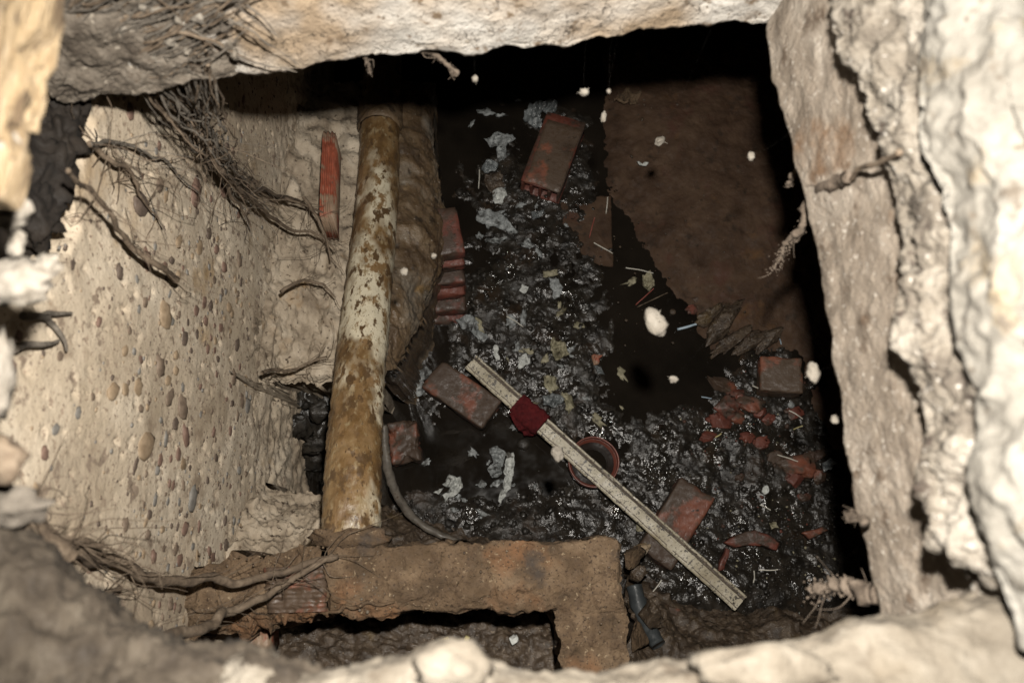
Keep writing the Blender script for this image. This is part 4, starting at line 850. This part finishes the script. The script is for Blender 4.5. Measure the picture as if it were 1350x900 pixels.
for k, (pts, r) in enumerate((([(-30, 690, 1.62), (40, 696, 1.5), (100, 715, 1.35), (135, 718, 1.28)], .012), ([(-30, 700, 1.6), (60, 726, 1.42), (140, 745, 1.22), (225, 765, 1.05), (300, 768, .92), (380, 752, .885), (445, 733, .885)], .012),
                          ([(0, 745, 1.55), (60, 778, 1.4), (110, 785, 1.25), (160, 773, 1.15)], .009), ([(180, 845, 1.35), (240, 832, 1.15), (290, 812, 1.02), (340, 790, .93), (385, 765, .89), (440, 732, .885)], .010), ([(-20, 640, 1.62), (20, 668, 1.55), (45, 690, 1.5), (90, 735, 1.45)], .02))):
    pw = [W(*p) for p in pts]; sr = root(R5, pw, r, r * .45, M['root'], 30 + k, .016, 9, rough=.0018); rootlets(sr, pw, 26, .13, M['root'], 300 + 30 * k, spread=.7)
R6 = empty('root_mass', wallpt(60, 440), 'branching grey root flattened on the left edge of the wall', 'roots')
for k, pts in enumerate(([(30, 415), (62, 418), (80, 440), (88, 462)], [(20, 460), (55, 452), (78, 448)], [(62, 418), (75, 412), (96, 412)])):
    pw = [wallpt(a, b, .012) for a, b in pts]; root(R6, pw, .006, .002, M['rootgrey'], 40 + k, .01)
# pale root tufts hanging off the right slab edge
def tuft(name, pts, r, label, seed, m='rootpale'):
    pw = [W(*p) for p in pts]; e = empty(name, pw[0], label, 'roots')
    root(e, pw, r * .7, r * .25, M[m], seed, .01, 10, 50, rough=r * .5)
    P = cat_rows(np.array([p[:] for p in pw]), 40); r_ = np.random.default_rng(seed)
    VV, FF = [], []; V0, F0 = ico(1)
    for k in range(420):
        i = int(r_.integers(6, 40)); q = P[min(i, 39)] + r_.normal(size=3) * r * .34 * (.5 + .8 * i / 40)
        b = len(VV) * len(V0); VV.append(V0 * (1 + .5 * fbm(V0, 2, 2, k * .7))[:, None] * r * r_.uniform(.03, .16, 3) + q); FF += [tuple(t + b for t in f) for f in F0]
    tag(mk('soil_crumbs', np.concatenate(VV), FF, M[m], e), kind='stuff')
    rootlets(e, pw, 8, r * 4, M[m], seed + 400, r=.0007)
    return e
tuft('root_tuft', [(1086, 205, 1.50), (1060, 222, 1.45), (1048, 232, 1.40), (1040, 244, 1.36)], .006, 'short pale root tuft high on the right slab edge', 3)
tuft('root_tuft', [(1120, 235, 1.62), (1082, 250, 1.52), (1066, 275, 1.46), (1056, 305, 1.42), (1036, 325, 1.38), (1020, 355, 1.34)], .011, 'crumbly pink-brown root tuft hanging from the right slab edge', 5)
tuft('root_tuft', [(1160, 785, 1.50), (1130, 778, 1.44), (1100, 772, 1.40), (1070, 778, 1.36)], .016, 'shaggy tan root tuft at the lower right slab corner', 8)
tuft('root_tuft', [(1140, 686, 1.55), (1126, 680, 1.48), (1118, 680, 1.46)], .007, 'small pale nub on the right slab edge', 9)
tuft('root_tuft', [(480, 70, 1.50), (486, 84, 1.47), (487, 96, 1.45)], .004, 'tiny dusty tuft dangling under the white slab lip', 11)
tuft('root_tuft', [(545, 62, 1.50), (575, 75, 1.47), (598, 92, 1.44), (600, 98, 1.43)], .006, 'tan crumbly tuft dangling from the middle of the slab lip', 12)
# fine dark root across the right slab face
R7 = empty('root_strand', W(1150, 240, 1.6), 'brown root creeping across the right slab face', 'root')
root(R7, [W(1062, 262, 1.50), W(1080, 247, 1.52), W(1115, 240, 1.60), W(1150, 222, 1.70), W(1185, 200, 1.77)], .0018, .0035, M['root'], 4, .010, rough=.0008)
# grey fibrous root mat in the back left corner
R8 = empty('root_mat', W(200, 50, 1.55), 'grey matted roots and cobwebs over the back left corner', 'roots')
r_ = np.random.default_rng(5)
for k in range(90):
    x0 = r_.uniform(95, 330); y0 = r_.uniform(-30, 85); L = r_.uniform(60, 170); sl = r_.uniform(-.75, -.35) if k % 7 else r_.uniform(.2, .9)
    pts = [(x0 - L / 2, y0 - sl * L / 2), (x0, y0 + r_.uniform(-8, 8)), (x0 + L / 2, y0 + sl * L / 2)]
    def bk(a, b):    # onto the slab's inner face
        yl = .64; x = (a - 675) / FPX; y = (450 - b) / FPX; d = yl / (y * ct + st) * .985; return Vector((x * d, yl * .985, CAM_H - d * (ct - y * st)))
    pw = [bk(max(a, 88), min(b, 96)) for a, b in pts]
    root(R8, pw, r_.uniform(.0008, .0030) * (2.0 if k % 9 == 0 else 1), .0006, M['rootgrey'] if k % 3 else M['root'], 60 + k, .012, 6, rough=.0008)
for k in range(34):      # dusty strands that leave the corner towards the wall
    x0 = r_.uniform(150, 275); a = bk(x0, r_.uniform(70, 95)); q = r_.uniform(0, 1); b_ = wallpt(250 + 60 * q + r_.uniform(-18, 18), 175 + 50 * q + r_.uniform(-12, 12), r_.uniform(.04, .12)); c_ = wallpt(300 + 80 * q, 235 + 40 * q + r_.uniform(-15, 25), r_.uniform(.02, .07))
    root(R8, [a, a.lerp(b_, .5) + Vector((0, 0, -.01)), b_, c_], r_.uniform(.0007, .0030), .0005, M['rootgrey'] if k % 2 else M['root'], 120 + k, .02, 6, rough=.001)
# small debris lumps in the same corner
for k in range(16):
    p = bk(r_.uniform(100, 320), r_.uniform(5, 90)); lump('crumb', p, tuple(r_.uniform(.003, .009, 3)), M['rubble'], R8, amp=.5, sub=2, seed=k)

# ------------------------------------------------------------------ things on the left rim, close to the lens
a, b = W(72, -60, 1.95), W(-8, 225, 1.95)
bo = brick('old_board', (a + b) / 2 - Vector((.05, 0, .02)), ((b - a).length * 1.1, .10, .035), (.0, .05, edge_frame(a, b)), M['wood'], 'blurred yellow-brown wooden board at the upper left rim', 'board', seed=4, chip=.02, n=24)
for k, (px, py, z, s, m, lab) in enumerate([(10, 278, 1.80, (.020, .017, .014), 'fluff', 'blurred white lump below the wooden board'), (18, 372, 1.78, (.030, .020, .016), 'fluff', 'blurred cream lump with a dark hollow on the left rim'),
        (62, 350, 1.78, (.011, .010, .010), 'fluff', 'small blurred cream knob beside the larger left lump'), (-4, 500, 1.80, (.008, .035, .02), 'fluff', 'blurred white sliver at the left picture edge'), (8, 195, 1.93, (.010, .013, .01), 'fluff', 'pale tip at the lower end of the wooden board'),
        (-15, 605, 1.78, (.03, .022, .015), 'root', 'dark blurred clod on the left rim'), (10, 668, 1.74, (.035, .018, .014), 'rootgrey', 'grey blurred clod at the lower left rim'), (22, 322, 1.80, (.006, .012, .006), 'fluff', 'narrow pale chip between the two left lumps')]):
    tag(lump('rim_clod', W(px, py, z), s, M[m], amp=.5, seed=k + 3, sc=2.0), lab, 'clod', 'clods on the left rim')
tag(lump('concrete_lump', W(165, -165, 1.86), (.14, .06, .05), M['rubble'], amp=.35, seed=51), 'large lump of broken mortar at the back left rim', 'lump')  # out-of-view lump added to throw shade over the upper left
for k, (px, py, r, lab) in enumerate([(86, 135, .030, 'black soil clod on the broken wall top, nearest the corner'), (78, 180, .034, 'black soil clod on the wall top beside the spray of roots'), (66, 232, .036, 'black soil clod on the wall top at the head of the thin dark root'), (50, 285, .030, 'black soil clod on the wall top level with the white lump'), (92, 108, .026, 'small black soil clod in the back left corner')]):  # added clods, near-black to give the wall top a shaded edge
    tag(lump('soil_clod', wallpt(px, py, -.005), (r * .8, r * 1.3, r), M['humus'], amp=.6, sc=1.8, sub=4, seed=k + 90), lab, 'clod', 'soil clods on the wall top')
# lumps of old concrete on the near rim
for k, (px, py, z, s, lab) in enumerate([(595, 880, 1.765, (.030, .018, .016), 'cream blurred lump standing up in the middle of the near rim'), (1010, 882, 1.765, (.05, .018, .014), 'broad cream lump on the right half of the near rim')]):
    tag(lump('concrete_lump', W(px, py, z), s, M['nearrim'], amp=.4, seed=k + 20), lab, 'lump', 'lumps on the near rim')

# ------------------------------------------------------------------ fluff hanging on cobweb threads
FL = [(864, 425, 1.35, 13, 20, .5, 'largest pale fluff hanging over the channel'), (1072, 490, 1.45, 8, 14, 0, 'upright pale fluff hanging by the square brick'), (990, 206, 1.4, 5, 7, 0, 'round pale fluff hanging over the mud bank'), (770, 122, 1.45, 7, 5, 0, 'pale fluff hanging in the black shadow under the lip'),
      (796, 154, 1.3, 4, 9, -.2, 'slim pale fluff at the far corner of the mud bank'), (614, 52, 1.52, 7, 6, 0, 'whitish fluff in front of the slab lip'), (626, 104, 1.45, 5, 5, 0, 'small fluff hanging just below the slab lip'), (533, 358, 1.2, 5, 6, 0, 'small bright fluff in front of the mortar bench'),
      (888, 500, 1.2, 6, 5, 0, 'star-like fluff hanging over the dark channel'), (1100, 553, 1.45, 5, 6, 0, 'faint fluff by the right slab edge'), (870, 186, 1.1, 8, 6, .6, 'ragged fluff over the far mud bank'), (803, 120, 1.45, 3, 4, 0, 'tiny fluff right of the one in the black shadow'), (735, 598, 1.0, 8, 11, .3, 'cream fluff hanging beside the plant pot'), (572, 337, 1.2, 4, 4, 0, 'speck of fluff in front of the bench edge')]
for k, (px, py, z, rx, ry, a, lab) in enumerate(FL):
    p = W(px, py, z); s = (CAM_H - z) / FPX; e = empty('hanging_fluff', p, lab, 'fluff', 'fluff hanging on cobweb threads')
    lump('fluff_ball', p, (rx * s, ry * s, rx * s), M['fluff'], e, amp=.28, sub=3, rot=(0, 0, a), seed=k + 2, sc=1.4)
    for q in range(2):
        v = Vector(np.random.default_rng(k * 9 + q).normal(size=3)); v.normalize(); tube('wisp', [p, p + v * rx * s * 1.1, p + v * rx * s * 1.5 + Vector((0, 0, -.002))], [rx * s * .12, rx * s * .06, .0003], M['fluff'], e, sides=5, n=8)
    top = Vector((p.x * 1.0, max(p.y, .0) + (.80 - p.y) * .0, 1.5))
    anchor = Vector((p.x, .72 if py < 300 else p.y, 1.52)) if px < 950 else Vector((.40, p.y, 1.52))
    tube('thread', [p, p.lerp(anchor, .5) + Vector((0, 0, -.02)), anchor], [.000015, .000015, .000015], M['web'], e, sides=3, n=10)
